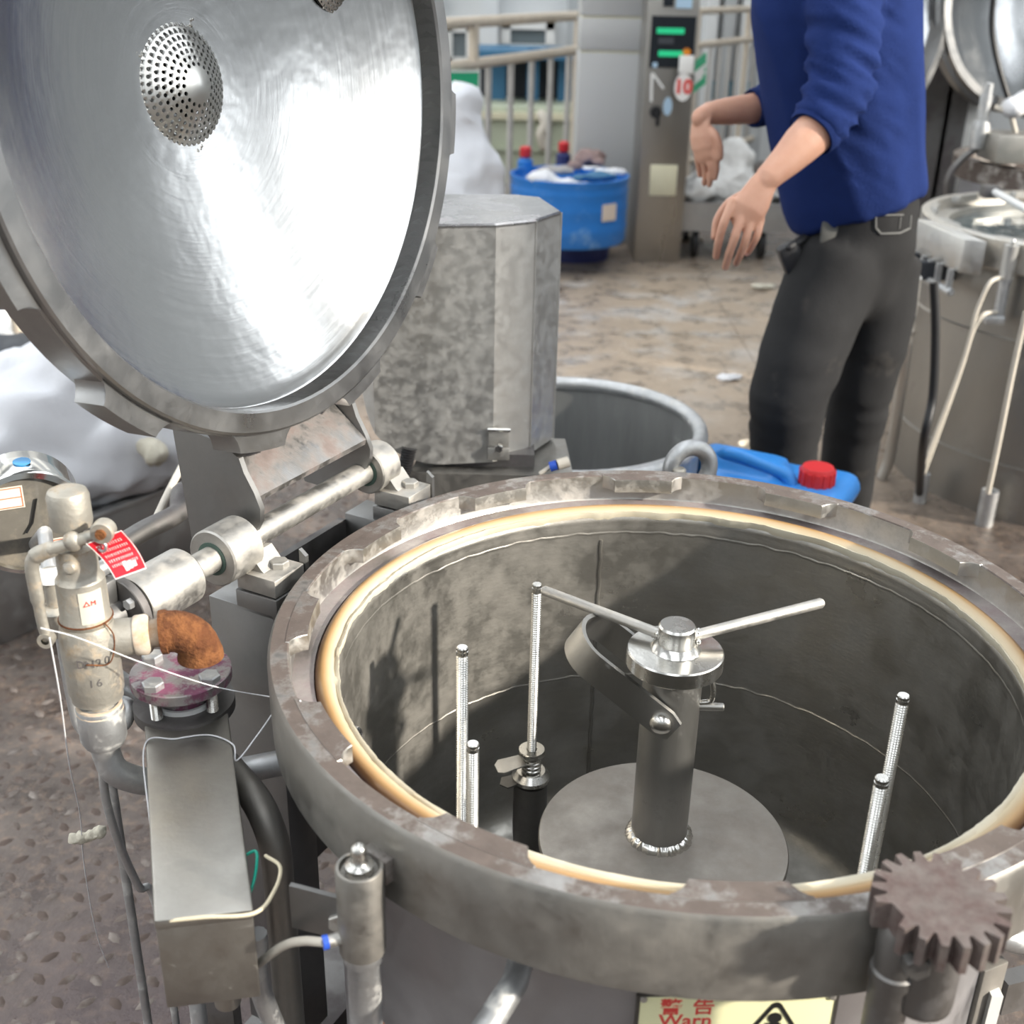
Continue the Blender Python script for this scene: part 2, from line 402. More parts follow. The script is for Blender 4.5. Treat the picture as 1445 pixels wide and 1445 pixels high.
# ------------------------------------------------------------------ the hall (setting)
HX0, HX1, HY0, HY1, HZ = -6.5, 5.6, -6.0, 11.2, 5.2
fl = MB(); fl.box(((HX0+HX1)/2, (HY0+HY1)/2, -.10), (HX1-HX0+.7, HY1-HY0+.7, .16)); flo = build(fl, 'floor', M['darksteel']); flo['kind'] = 'structure'
px_, py_ = 1.51, 3.05
nx, ny = int((HX1-HX0)/px_)+1, int((HY1-HY0)/py_)+1
for i in range(nx):
    for j in range(ny):
        x0 = HX0+i*px_; y0 = HY0-.03+j*py_
        x1 = min(x0+px_, HX1+.02); y1 = min(y0+py_, HY1+.06)
        if x1-x0 < .1 or y1-y0 < .1: continue
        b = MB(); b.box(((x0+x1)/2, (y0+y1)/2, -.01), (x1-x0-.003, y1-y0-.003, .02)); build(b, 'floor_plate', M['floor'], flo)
# raised tread of the steel plates, near the camera where it can be made out
tb = MB()
for i in range(46):
    for j in range(64):
        x = -1.75+i*.047; y = .72+j*.047
        if (x-.19)**2+(y-1.16)**2 < .40**2: continue
        a = PI/4 if (i+j) % 2 else -PI/4
        ca, sa = math.cos(a), math.sin(a); L_, w_, h_ = .0175, .0085, .0048*(.7+.5*random.random())
        q = [(-L_, 0, 0), (-L_*.3, -w_, 0), (L_*.5, -w_*.8, 0), (L_, 0, 0), (L_*.5, w_*.8, 0), (-L_*.3, w_, 0), (-L_*.25, 0, h_), (L_*.45, 0, h_)]
        tb.add([(x+u*ca-v*sa, y+u*sa+v*ca, w) for u, v, w in q], [(0, 1, 6), (1, 2, 7, 6), (2, 3, 7), (3, 4, 7), (4, 5, 6, 7), (5, 0, 6)])
t_ = build(tb, 'tread_bumps', M['bump'], flo, ang=70); t_['kind'] = 'stuff'

rf = MB()
strips = [(-5.6, -2.9), (-1.2, .6), (2.6, 4.4)]  # unseen skylights; the left strip is widened to brighten that side
xs = [HX0]+[v for s in strips for v in s]+[HX1]
for k in range(0, len(xs), 2): rf.box(((xs[k]+xs[k+1])/2, (HY0+HY1)/2, HZ+.05), (xs[k+1]-xs[k], HY1-HY0, .1))
for y in (-4, -1, 2, 5, 8):
    rf.box(((HX0+HX1)/2, y, HZ-.12), (HX1-HX0, .16, .24))
build(rf, 'ceiling', M['roofm'])['kind'] = 'structure'
for a, b in strips: portal('skylight', ((a+b)/2, (HY0+HY1)/2, HZ+.11), (0, 0, 0), b-a, HY1-HY0)

def wall(name, boxes, mat):
    w = MB()
    for c, s in boxes: w.box(c, s)
    o = build(w, name, mat); o['kind'] = 'structure'; return o
# right side, unseen: sill wall, piers added to stripe the lid's reflection
rb = [((HX1+.1, (HY0+HY1)/2, .85), (.2, HY1-HY0, 1.7)), ((HX1+.1, (HY0+HY1)/2, 4.75), (.2, HY1-HY0, .9)), ((HX1+.1, 8.3, 3.0), (.2, 5.8, 2.7))]
for y, w in ((-5.7, .6), (-3.75, .9), (-1.95, .5), (.05, .9), (2.15, .9), (4.6, 1.6)): rb.append(((HX1+.1, y, 3.0), (.2, w, 2.7)))
wall('wall_right', rb, M['wallgrey'])
portal('right_opening', (HX1+.25, -.3, 3.0), (0, R(90), 0), 2.6, 11.4)
lb = [((HX0-.1, (HY0+HY1)/2, .5), (.2, HY1-HY0, 1.0)), ((HX0-.1, (HY0+HY1)/2, 4.4), (.2, HY1-HY0, 1.6))]
for y in range(-6, 12, 3): lb.append(((HX0-.1, y+.6, 2.3), (.2, 1.5, 2.6)))
wall('wall_left', lb, M['wallgrey'])
portal('left_opening', (HX0-.25, (HY0+HY1)/2, 2.3), (0, R(-90), 0), 2.6, HY1-HY0)
nb = [(((HX0+HX1)/2, HY0-.1, HZ/2), (HX1-HX0, .2, HZ))]  # unseen wall, closed all over to darken the vat's front
wall('wall_front', nb, M['wallgrey'])
BY = HY1
bwz = lambda x, y: W(x, y, BY)
b = MB(); b.box(((HX0+HX1)/2, BY+.15, HZ/2), (HX1-HX0, .2, HZ)); build(b, 'wall_back', M['wallpaint'])['kind'] = 'structure'
zs = W(1040, 128, BY).z
b = MB(); b.box(((HX0+HX1)/2, BY+.04, zs), (HX1-HX0, .03, .16)); build(b, 'trim_1', M['bluestripe'])['kind'] = 'structure'
k = 0
for px in (612, 690, 812, 1000, 1024, 1050, 1076, 1300, 1345, 1385):
    q = W(px, 60, BY); b = MB(); b.box((q.x, BY-.02, HZ/2), (.10 if px > 900 else .16, .16, HZ)); k += 1
    o = build(b, 'trim_%d' % (k+1), M['wallgrey'] if k % 2 else M['wallpaint']); o['kind'] = 'structure'
M['pane'] = plain('window_pane', (.16, .19, .20), .08)
for i, (x0, y0, x1, y1) in enumerate(((632, 38, 664, 88), (714, 34, 776, 70), (1312, 8, 1338, 70))):
    a, c = W(x0, y0, BY), W(x1, y1, BY); cx, cz = (a.x+c.x)/2, (a.z+c.z)/2; w, h = abs(c.x-a.x), abs(a.z-c.z)
    fr = MB()
    for dx, dz, sx, sz in ((0, h/2, w+.1, .08), (0, -h/2, w+.1, .08), (-w/2, 0, .08, h+.1), (w/2, 0, .08, h+.1)): fr.box((cx+dx, BY+.03, cz+dz), (sx, .08, sz))
    fo = build(fr, 'window_%d' % (i+1), M['whitepaint']); fo['kind'] = 'structure'
    g = MB(); g.box((cx, BY+.044, cz), (w, .012, h)); build(g, 'pane', M['pane'], fo)


# ------------------------------------------------------------------ the big dyeing kettle
VX, VY, RIM = .19178, 1.16118, .85
V0 = Vector((VX, VY, 0)); VZ = Vector((0, 0, 1))
def vp(r, a, z): return V0+Vector((r*math.cos(a), r*math.sin(a), z))
vat = thing('dyeing_vat', (VX, VY, 0), 'large round steel dyeing vat with toothed rim standing open in the foreground', 'vat')
b = MB(); b.lathe(V0, VZ, [(.392, .03), (.396, .10), (.396, .765)], 128); build(b, 'outer_shell', M['shell'], vat)
b = MB(); b.lathe(V0, VZ, [(.390, .768), (.44, .760), (.454, .757), (.459, .762), (.46, .80), (.46, .845), (.4565, .85)], 144); build(b, 'rim_band', M['band'], vat)
b = MB(); b.lathe(V0, VZ, [(.4565, .85), (.4385, .85), (.4370, .8485), (.437, .815), (.4355, .812)], 144); ring = build(b, 'rim_ring', M['tooth'], vat, ang=30); ring.data.materials.append(M['ring'])
for q in ring.data.polygons:
    if q.normal.z > .6 and q.center.z > .84: q.material_index = 1
b = MB(); b.lathe(V0, VZ, [(.4355, .812), (.412, .8115), (.411, .806)], 128); build(b, 'sealing_flange', M['flange'], vat)
def tooth_mb(c0, ax, z0, z1, r_root, r_tip, half, flare, a, inward=True):
    X, Y, Zv = frame(ax, (1, 0, 0)); poly = []
    k = 6
    for i in range(k+1): t = a-half+2*half*i/k; poly.append((r_tip*math.cos(t), r_tip*math.sin(t)))
    for fr, da in ((.25, .10), (.6, .35), (.9, .75), (1.0, 1.0)):
        r = r_tip+(r_root-r_tip)*fr; t = a+half+flare*da; poly.append((r*math.cos(t), r*math.sin(t)))
    rr = r_root+(.004 if inward else -.004)
    for i in range(k+1): t = a+(half+flare)*(1-2*i/k); poly.append((rr*math.cos(t), rr*math.sin(t)))
    for fr, da in ((1.0, 1.0), (.9, .75), (.6, .35), (.25, .10)):
        r = r_tip+(r_root-r_tip)*fr; t = a-half-flare*da; poly.append((r*math.cos(t), r*math.sin(t)))
    m = MB(); n = len(poly)
    cx = sum(p[0] for p in poly)/n; cy = sum(p[1] for p in poly)/n
    def lv(sc, z): return [Vector(c0)+X*(cx+(u-cx)*sc)+Y*(cy+(v-cy)*sc)+Zv*z for u, v in poly]
    A, B, C_ = lv(1, z0), lv(1, z1-.0012), lv(.985, z1)
    fs = [tuple(range(n-1, -1, -1))]+[(i, (i+1) % n, n+(i+1) % n, n+i) for i in range(n)]+[(n+i, n+(i+1) % n, 2*n+(i+1) % n, 2*n+i) for i in range(n)]+[tuple(range(2*n, 3*n))]
    return m.add(A+B+C_, fs)
b = tooth_mb(V0, VZ, .831, .8505, .437, .4175, R(5.7), R(2.0), 0)
t0 = build(b, 'locking_tooth', M['tooth'], vat, ang=22)
def stain_top(o, m):
    o.data.materials.append(m)
    for q in o.data.polygons:
        if q.normal.z > .6: q.material_index = 1
stain_top(t0, M['ring'])
for k in range(1, 12): share(t0, vat, rotabout(V0, VZ, R(30*k)))
# cream gasket, its inner lip ragged
def gj(j, a, r, h):
    if j >= 7:
        q = noise.noise(Vector((math.cos(a)*9, math.sin(a)*9, j*.1)))+.5*noise.noise(Vector((math.cos(a)*40, math.sin(a)*40, 2)))
        return r+.0022*q, h+.0012*q
    q = noise.noise(Vector((math.cos(a)*3, math.sin(a)*3, 7))); return r+.0012*q, h
b = MB(); b.lathe(V0, VZ, [(.4115, .800), (.4105, .811), (.407, .8165), (.402, .8185), (.397, .8175), (.3925, .815), (.389, .8125), (.3868, .8145), (.3842, .8150), (.3838, .8115), (.386, .803)], 420, jit=gj)
def gasket_mat():
    m, nt, p = newmat('aged_rubber'); L = nt.links; tc = node(nt, 'ShaderNodeTexCoord'); sx = node(nt, 'ShaderNodeSeparateXYZ'); L.new(tc.outputs['Object'], sx.inputs[0])
    v = node(nt, 'ShaderNodeCombineXYZ'); L.new(sx.outputs[0], v.inputs[0]); L.new(sx.outputs[1], v.inputs[1])
    ln = node(nt, 'ShaderNodeVectorMath', operation='LENGTH'); L.new(v.outputs[0], ln.inputs[0])
    n = noisen(nt, tc.outputs['Object'], 5, 5)
    ma = node(nt, 'ShaderNodeMath', operation='MULTIPLY_ADD'); ma.inputs[1].default_value = .009; L.new(n, ma.inputs[0]); L.new(ln.outputs['Value'], ma.inputs[2])
    mr = node(nt, 'ShaderNodeMapRange'); mr.inputs[1].default_value = .388; mr.inputs[2].default_value = .416; L.new(ma.outputs[0], mr.inputs[0])
    c = ramp(nt, mr.outputs[0], [(0, (.62, .57, .45)), (.30, (.55, .45, .30)), (.62, (.42, .25, .10)), (.90, (.20, .095, .04)), (1, (.10, .05, .035))])
    L.new(c, p.inputs['Base Color']); p.inputs['Roughness'].default_value = .38; p.inputs['Subsurface Weight'].default_value = .0
    return m
build(b, 'rubber_gasket', gasket_mat(), vat, ang=60)
b = MB(); b.lathe(V0, VZ, [(.3865, .806), (.3855, .8055), (.385, .798), (.3853, .790), (.3845, .786), (.3852, .782), (.385, .775), (.385, .33), (.37, .30), (.33, .28), (0, .28)], 128); build(b, 'inner_wall', M['inner'], vat, ang=60)
# weld seams inside: ragged ring under the flange and one upright bead
b = MB()
def sj(j, a, r, h):
    q = noise.noise(Vector((math.cos(a)*22, math.sin(a)*22, 1))); return r, h+.003*q
b.lathe(V0, VZ, [(.3852, .7835), (.3843, .782), (.3843, .780), (.3852, .7785)], 300, jit=sj)
b.lathe(V0, VZ, [(.3852, .540), (.3842, .538), (.3852, .535)], 200, jit=sj)
aw = R(99); pts = []
for k in range(40):
    z = .335+.435*k/39; pts.append(vp(.3852, aw+.002*math.sin(k*1.7), z))
b.tube(pts, .0028, 6)
build(b, 'weld_bead', M['inner'], vat)

# warning plate on the front of the shell
ac = math.atan2(W(1043, 1400, VY-.40).y-VY, W(1043, 1400, VY-.40).x-VX)
pn = Vector((math.cos(ac), math.sin(ac), 0)); pxv = Vector((-pn.y, pn.x, 0)); 
pc0 = V0+pn*.400
def on_plate(x, y):
    d = ray(x, y); t = ((pc0-CP).dot(pn))/d.dot(pn); X = CP+d*t; return (X-V0).dot(pxv), X.z
u0, zt0 = on_plate(903, 1389); u1, zt1 = on_plate(1183, 1389); ptop = (zt0+zt1)/2-.009; pw = u1-u0; uc = (u0+u1)/2; ph = pw*.70
b = MB(); b.box(pc0+pxv*uc+VZ*(ptop-ph/2), (pw, .004, ph), (pxv, pn, VZ), .0008)
plate = build(b, 'warning_plate', M['paleyellow'], vat); plate['label'] = 'pale yellow warning plate with red characters and black triangle'
b = MB()
for du, dz, w_, h_ in ((0, -.001, pw+.004, .0022), (0, -ph+.001, pw+.004, .0022), (-pw/2-.0005, -ph/2, .003, ph), (pw/2+.0005, -ph/2, .003, ph)):
    b.box(pc0+pxv*(uc+du)+VZ*(ptop+dz)+pn*.0005, (w_, .0042, h_), (pxv, pn, VZ))
build(b, 'plate_border', M['plateframe'], plate)
for du in (-1, 1):
    for dz in (-.005, -ph+.005): b = MB(); b.lathe(pc0+pxv*(uc+du*(pw/2-.004))+VZ*(ptop+dz)+pn*.002, pn, [(.0035, 0), (.003, .0015), (0, .002)], 10); build(b, 'rivet', M['shaft'], plate)
def text(body, size, o, X, Y, mat, name, parent, th=.0004, bold=0, align='CENTER'):
    c = bpy.data.curves.new('t', 'FONT'); c.body = body; c.size = size; c.align_x = align; c.align_y = 'CENTER'; c.extrude = th/2; c.offset = bold
    to = bpy.data.objects.new('t', c); COL.objects.link(to); dg = bpy.context.evaluated_depsgraph_get(); dg.update()
    em = to.evaluated_get(dg).to_mesh(); X, Y = Vector(X), Vector(Y); N = X.cross(Y); m = MB()
    m.v = [Vector(o)+X*v.co.x+Y*v.co.y+N*v.co.z for v in em.vertices]; m.f = [tuple(p.vertices) for p in em.polygons]
    to.evaluated_get(dg).to_mesh_clear(); bpy.data.objects.remove(to); bpy.data.curves.remove(c)
    return build(m, name, mat, parent)
PO = lambda fu, fv: pc0+pxv*(u0+pw*fu)+VZ*(ptop-pw*fv)+pn*.0022
text('警', pw*.115, PO(.165, .092), pxv, VZ, M['redink'], 'lettering', plate, bold=.0003)
text('告', pw*.115, PO(.33, .092), pxv, VZ, M['redink'], 'lettering', plate, bold=.0003)
text('Warn', pw*.115, PO(.245, .182), pxv, VZ, M['redink'], 'lettering', plate, bold=.0003)
# black warning triangle with rounded corners
def tri_loop(c, r, rc, n=6):
    out = []
    for k in range(3):
        a = R(90+120*k); cx, cy = (r-2*rc)*math.cos(a), (r-2*rc)*math.sin(a)
        for i in range(n+1): t = a+R(60)*(1-2*i/n)*-1; out.append((c[0]+cx+rc*math.cos(t), c[1]+cy+rc*math.sin(t)))
    return out
o_ = PO(.70, .27); A = tri_loop((0, 0), pw*.24, pw*.03); B = tri_loop((0, 0), pw*.195, pw*.022); n = len(A)
b = MB(); b.add([o_+pxv*u+VZ*v for u, v in A+B]+[o_+pxv*u+VZ*v+pn*.0004 for u, v in A+B], [(i, (i+1) % n, n+(i+1) % n, n+i) for i in range(n)]+[(2*n+i, 3*n+i, 3*n+(i+1) % n, 2*n+(i+1) % n) for i in range(n)])
b.prism([(-.006*k, .02) if False else (math.cos(t)*.0065, .024+math.sin(t)*.0065) for k, t in enumerate([i*PI/6 for i in range(12)])], o_-VZ*.006, pxv, VZ, pn, .0004)
b.prism([(-.008, .016), (.006, .016), (.012, -.02), (-.014, -.02)], o_-VZ*.004, pxv, VZ, pn, .0004)
build(b, 'triangle_mark', M['blackink'], plate)

# short pipe leaving the shell low at the front
b = MB(); p0 = W(727, 1385, VY-.388); b.tube([p0+Vector((.01, .04, .012)), p0, W(655, 1500, VY-.46)], .0125, 16); build(b, 'drain_pipe', M['galv'], vat)

# lid hinge frame: axis direction, outward direction
HA = R(62.1); HD = Vector((math.cos(HA), math.sin(HA), 0)); HN = Vector((-HD.y, HD.x, 0))
H0 = Vector((VX, VY, .87))+HN*.535
def hp(s, n=0, z=0): return H0+HD*s+HN*n+VZ*z
AX = (HD, HN, VZ)

# ------------------------------------------------------------------ lid
TH = R(4.39)
LN = -HN*math.cos(TH)+VZ*math.sin(TH); LM = HN*math.sin(TH)+VZ*math.cos(TH)
LC = Vector((VX, VY, 1.4024))+HN*.5436
lid = thing('vat_lid', tuple(hp(0)), 'big round polished steel lid swung open above the vat', 'lid')
def prof_dish(n=22, r0=.374, t0=.036, t1=.128):
    out = []
    for i in range(n+1):
        f = i/n; r = r0*(1-f); q = r/r0
        out.append((r, -(t0+(t1-t0)*(1-q**2.1))))
    return out
pd = [(.3765, -.004), (.3765, -.034), (.3745, -.036)]+prof_dish()[1:]
SEG = 128; b = MB(); b.lathe(LC, LN, pd, SEG, HD)
me = bpy.data.meshes.new('polished_dish'); me.from_pydata([p-origin(lid) for p in b.v], [], b.f); me.validate()
uv = me.uv_layers.new(name='UVMap')
for poly in me.polygons:
    for li in poly.loop_indices:
        p = Vector(me.vertices[me.loops[li].vertex_index].co)+origin(lid)-LC
        rr = math.hypot(p.dot(HD), p.dot(LM)); an = math.atan2(p.dot(LM), p.dot(HD))
        uv.data[li].uv = (abs(an)/PI, rr/.4)
finish(me, M['dish'], 25); dish = put('polished_dish', me, lid); ORG[dish.name] = origin(lid)
b = MB(); b.lathe(LC, LN, [(.3765, -.034), (.3765, -.003), (.379, 0), (.402, 0), (.405, -.002), (.4055, -.009), (.408, -.011), (.4085, -.060), (.392, -.066), (.36, -.095), (.27, -.135), (.15, -.158), (0, -.165)], SEG, HD)
rimo = build(b, 'lid_ring', M['lidrim'], lid, ang=25)
X_, Y_, Z_ = frame(LN, (1, 0, 0)); aref = math.atan2(HD.dot(Y_), HD.dot(X_))
b = tooth_mb(LC, LN, -.052, -.009, .406, .428, R(5.6), R(2.4), aref, inward=False); lt = build(b, 'lid_tooth', M['lidrim'], lid)
sgn = 1 if LM.dot(Y_*math.cos(aref)-X_*math.sin(aref)) > 0 else -1
lt0 = lt
for k in range(1, 12): share(lt0, lid, rotabout(LC, LN, sgn*R(-11+30*k)))
lt0.matrix_local = Matrix.Translation(-origin(lid)) @ rotabout(LC, LN, sgn*R(-11)) @ Matrix.Translation(origin(lid))
# perforated strainers on the dish
def perforated():
    m, nt, p = newmat('strainer_steel'); p.inputs['Base Color'].default_value = (.62, .62, .6, 1); p.inputs['Metallic'].default_value = 1; p.inputs['Roughness'].default_value = .3
    return m
M['strain'] = perforated(); M['hole'] = plain('hole_dark', (.015, .015, .015), .9)
def strainer(c, rad, hgt, seed):
    """a shallow dome of punched sheet; every hole is cut through the mesh"""
    rings = 11; m = MB(); X, Y = HD, LM
    def P(r, a, lift=0):
        q = r/rad; h = hgt*(1-q**1.6) if q < 1 else 0
        return c+X*(r*math.cos(a))+Y*(r*math.sin(a))+LN*(h+lift)
    inner = rad*.27; rows = 7; dr = (rad-inner)/rows
    n0 = 2*max(10, int(2*PI*(inner+dr/2)/(dr*1.12)))   # central blank cap shares the first row's edge
    capv = [P(0, 0)]+[P(inner*.5, 2*PI*i/n0) for i in range(n0)]+[P(inner, 2*PI*i/n0) for i in range(n0)]
    m.add(capv, [(0, 1+i, 1+(i+1) % n0) for i in range(n0)]+[(1+i, 1+n0+i, 1+n0+(i+1) % n0, 1+(i+1) % n0) for i in range(n0)])
    for k in range(rows):
        ra, rb = inner+k*dr, inner+(k+1)*dr; rm = (ra+rb)/2; cnt = max(10, int(2*PI*rm/(dr*1.12))); off = (k % 2)*PI/cnt
        for i in range(cnt):
            a0, a1 = off+2*PI*i/cnt, off+2*PI*(i+1)/cnt; am = (a0+a1)/2; hr = dr*.33
            outer = [(ra, a0), (ra, am), (ra, a1), (rm, a1), (rb, a1), (rb, am), (rb, a0), (rm, a0)]
            angs = [math.atan2((r-rm), (a-am)*rm) for r, a in outer]
            hole = [(rm+hr*math.sin(t), am+hr*math.cos(t)/rm) for t in angs]
            vs = [P(r, a) for r, a in outer]+[P(r, a) for r, a in hole]+[P(r, a, -.0016) for r, a in hole]
            m.add(vs, [(j, (j+1) % 8, 8+(j+1) % 8, 8+j) for j in range(8)]+[(8+j, 8+(j+1) % 8, 16+(j+1) % 8, 16+j) for j in range(8)])
    o = build(m, 'perforated_strainer', M['strain'], lid, ang=75)
    d = MB(); d.lathe(c-LN*.004, LN, [(rad*.99, 0), (0, hgt*.25)], 32, HD); build(d, 'strainer_hollow', M['hole'], o)
    w = MB()
    for a in (2.6, 1.2, -1.4):
        q = c+X*(rad*math.cos(a))+Y*(rad*math.sin(a))
        for k in range(5): w.ball(q+X*random.uniform(-.006, .006)+Y*random.uniform(-.006, .006), .0032, 8)
    build(w, 'spot_weld', M['cap'], o)['kind'] = 'stuff'
    return o
strainer(LC-LN*.127+HD*-.005, .072, .030, 1)
strainer(LC-LN*.085+HD*(.285*math.cos(R(25)))+LM*(.285*math.sin(R(25))), .048, .018, 2)
# two shaped arm plates, back beam and the stained shelf between them
prof_near = [(.215, .36), (.112, .14), (.097, -.03), (.02, -.035), (-.012, .012), (-.020, .026), (-.022, .044), (-.014, .064), (.000, .088), (.006, .106), (.030, .120), (.078, .128), (.112, .185), (.150, .27), (.172, .36)]
for s in (-.104, .132):
    b = MB(); b.prism(prof_near, hp(s), HN, VZ, HD, .008); build(b, 'arm_plate', M['plate'], lid)
b = MB(); b.prism([(-.014, .050), (-.016, .058), (.055, .118), (.066, .118)], hp(-.096), HN, VZ, HD, .228); sh_ = build(b, 'arm_shelf', M['stainplate'], lid)
b = MB(); b.prism([(.03, .03), (.03, .085), (.085, .1), (.085, .03)], hp(-.096), HN, VZ, HD, .228); build(b, 'arm_beam', M['plate'], lid)
b = MB()
for s, n_, z_ in ((.045, .0285, .055), (.075, .0285, .062), (.085, .0285, .058), (.01, .0285, .05)): b.ball(hp(s, n_, z_), .004, 8)
build(b, 'weld_spatter', M['plate'], lid)['kind'] = 'stuff'

# ------------------------------------------------------------------ hinge
hg = thing('lid_hinge', tuple(hp(0, 0, -.87)), 'heavy hinge with thick shaft, bearing collars and upright plinth behind the vat', 'hinge')
b = MB(); b.cyl(hp(-.235), hp(.21), .0163, seg=32); build(b, 'hinge_shaft', M['shaft'], hg)
def collar(s0, s1, r):
    b = MB(); b.lathe(hp(s0), HD, [(.019, 0), (r-.002, 0), (r, .002), (r, s1-s0-.002), (r-.002, s1-s0), (.017, s1-s0)], 40); build(b, 'bearing_collar', M['shaft'], hg)
    b = MB(); b.lathe(hp(s0-.0008), HD, [(.0165, 0), (.0215, 0), (.0215, .002)], 32); build(b, 'bearing_bush', M['hole'] if 0 else matte('verdigris', (.10, .16, .13), .5, .7, 40), hg)
collar(-.172, -.118, .0365); collar(.147, .192, .034)
def block(s, n, zt):
    b = MB(); b.box(hp(s, n, zt-.0275), (.058, .060, .024), AX, .0015); bl = build(b, 'bearing_block', M['shaft'], hg)
    b = MB(); b.box(hp(s, n, zt-.055), (.062, .064, .028), AX, .001); build(b, 'packing_block', M['plate'], bl)
    b = MB(); b.hexn(hp(s+.008, n-.008, zt-.0155), VZ, .0125, .008, HD); build(b, 'bolt_head', M['shaft'], bl)
    b = MB(); b.prism([(-.03, -.02), (.02, -.02), (.02, .0), (-.006, .005), (-.02, -.012)], hp(s-.018, n+.02, zt-.0), HN, VZ, HD, .04); build(b, 'collar_web', M['shaft'], bl)
    b = MB(); b.prism([(-.032, -.05), (-.022, -.05), (-.022, .012), (-.032, .004)], hp(s+.03, n, zt-.01), HN, VZ, HD, .006); build(b, 'gusset', M['plate'], bl)
block(-.112, -.038, -.012); block(.184, -.040, -.012)
b = MB(); b.box(hp(-.115, -.012, -.075-.365), (.056, .104, .73), AX, .001)
b.box(hp(.178, -.012, -.075-.365), (.056, .104, .73), AX, .001)
build(b, 'plinth_post', M['plate'], hg)
b = MB(); b.box(hp(.03, .045, -.36), (.24, .012, .55), AX); build(b, 'plinth_web', M['darksteel'], hg)
b = MB(); b.box(hp(.03, .0, -.855), (.42, .12, .03), AX); build(b, 'plinth_foot', M['darksteel'], hg)
# lifting barrel at the near end of the shaft
b = MB(); b.lathe(hp(-.305), HD, [(0, 0), (.033, 0), (.0345, .002), (.0345, .083), (.032, .086), (.0, .086)], 40); build(b, 'drive_barrel', M['shaft'], hg)
b = MB(); b.lathe(hp(-.325), HD, [(0, 0), (.041, 0), (.042, .001), (.042, .010), (.041, .011), (0, .011)], 40); fp = build(b, 'end_flange', M['darksteel'], hg)
b = MB()
for k in range(6):
    a = R(60*k+20); c = hp(-.325)+HN*(.030*math.cos(a))+VZ*(.030*math.sin(a)); b.hexn(c, -HD, .0065, .007)
build(b, 'flange_bolt', M['galv'], fp)
b = MB(); b.cyl(hp(-.36), hp(-.305), .018, seg=20); b.box(hp(-.335, .02, .03), (.02, .05, .03), AX, .002); build(b, 'drive_stub', M['plate'], hg)
b = MB(); b.cyl(hp(-.345, .01, .055), hp(-.315, .01, .055), .009, seg=16); b.hexn(hp(-.352, .01, .055), HD, .013, .01); build(b, 'stud_nut', M['galv'], hg)

# ------------------------------------------------------------------ yarn spindle standing in the kettle
sp = thing('dye_spindle', (VX, VY, .28), 'steel spindle with round base plate, post and two-armed cap inside the open vat', 'spindle')
b = MB(); b.lathe(V0+Vector((.004, -.006, 0)), VZ, [(0, .538), (.152, .538), (.1545, .5405), (.1545, .546), (.153, .548), (0, .548)], 96); build(b, 'base_disc', M['disc'], sp)
b = MB(); b.lathe(V0, VZ, [(0, .28), (.06, .28), (.06, .29), (.034, .30), (.034, .538), (0, .538)], 32); build(b, 'foot_column', M['post'], sp)
b = MB(); b.lathe(V0, VZ, [(0, .5475), (.0345, .5475), (.0345, .792), (0, .792)], 48); build(b, 'post', M['post'], sp)
def wj(j, a, r, h):
    q = noise.noise(Vector((math.cos(a)*14, math.sin(a)*14, 3))); return r*(1+.06*q), h+.002*q
b = MB(); b.lathe(V0, VZ, [(.0340, .557), (.0375, .5555), (.0405, .552), (.042, .5476)], 120, jit=wj); build(b, 'weld_ring', M['cap'], sp, ang=80)
b = MB(); b.lathe(V0, VZ, [(0, .7915), (.041, .7915), (.041, .7965), (0, .7965)], 48); build(b, 'white_washer', M['washer'], sp)['label'] = 'white plastic washer'
b = MB(); b.lathe(V0, VZ, [(0, .7965), (.0545, .7965), (.056, .798), (.056, .8155), (.0545, .817), (.021, .8185), (.0215, .820), (.0215, .847), (.0195, .8495), (0, .8498)], 64); cap_ = build(b, 'cap', M['cap'], sp, ang=25)
b = MB()
rnd = random.Random(3)
b.lathe(V0, VZ, [(.021, .826), (.0255, .823), (.029, .8185)], 60, jit=lambda j, a, r, h: (r*(1+.08*noise.noise(Vector((math.cos(a)*20, math.sin(a)*20, j)))), h))
build(b, 'weld_collar', M['cap'], cap_, ang=80)
for ex, ey, z1 in ((-.152, .108, .832), (.181, .064, .847)):
    e = V0+Vector((ex, ey, z1)); dv = (e-(V0+VZ*.829)).normalized(); s0 = V0+VZ*.829+dv*.019
    b = MB(); L_ = (e-s0).length; b.lathe(s0, dv, [(0, 0), (.0063, 0), (.0063, L_-.003), (.0045, L_), (0, L_)], 20); build(b, 'handle_bar', M['shaft'], sp)
    b = MB()
    for k in range(9): b.ball(s0+dv*.004+Vector((rnd.uniform(-.006, .006), rnd.uniform(-.006, .006), rnd.uniform(-.007, .004))), .0038, 8)
    o = build(b, 'weld_lump', M['cap'], sp, ang=80); o['kind'] = 'stuff'
# swinging bail of flat bar
pa = Vector((-.36, -.93, 0)).normalized(); pb = Vector((-.93, .36, 0)).normalized(); tilt = R(31)
bd = pb*math.cos(tilt)+VZ*math.sin(tilt); bu = -pb*math.sin(tilt)+VZ*math.cos(tilt)
pv = V0+VZ*.742; ro = .0395; mid = []
for k in range(9): mid.append(pa*ro+bd*(-.018+.118*k/8))
for k in range(1, 16): t = PI*k/16; mid.append(bd*(.10+ro*math.sin(t))+pa*(ro*math.cos(t)))
for k in range(9): mid.append(-pa*ro+bd*(.10-.118*k/8))
vs = []; fs = []; n = len(mid)
for i in range(n):
    t = (mid[min(i+1, n-1)]-mid[max(i-1, 0)]).normalized(); nn = t.cross(bu).normalized()
    hw = .0195*(.72 if i in (0, n-1) else 1)
    for du, dn in ((-hw, -.0027), (hw, -.0027), (hw, .0027), (-hw, .0027)): vs.append(pv+mid[i]+bu*du+nn*dn)
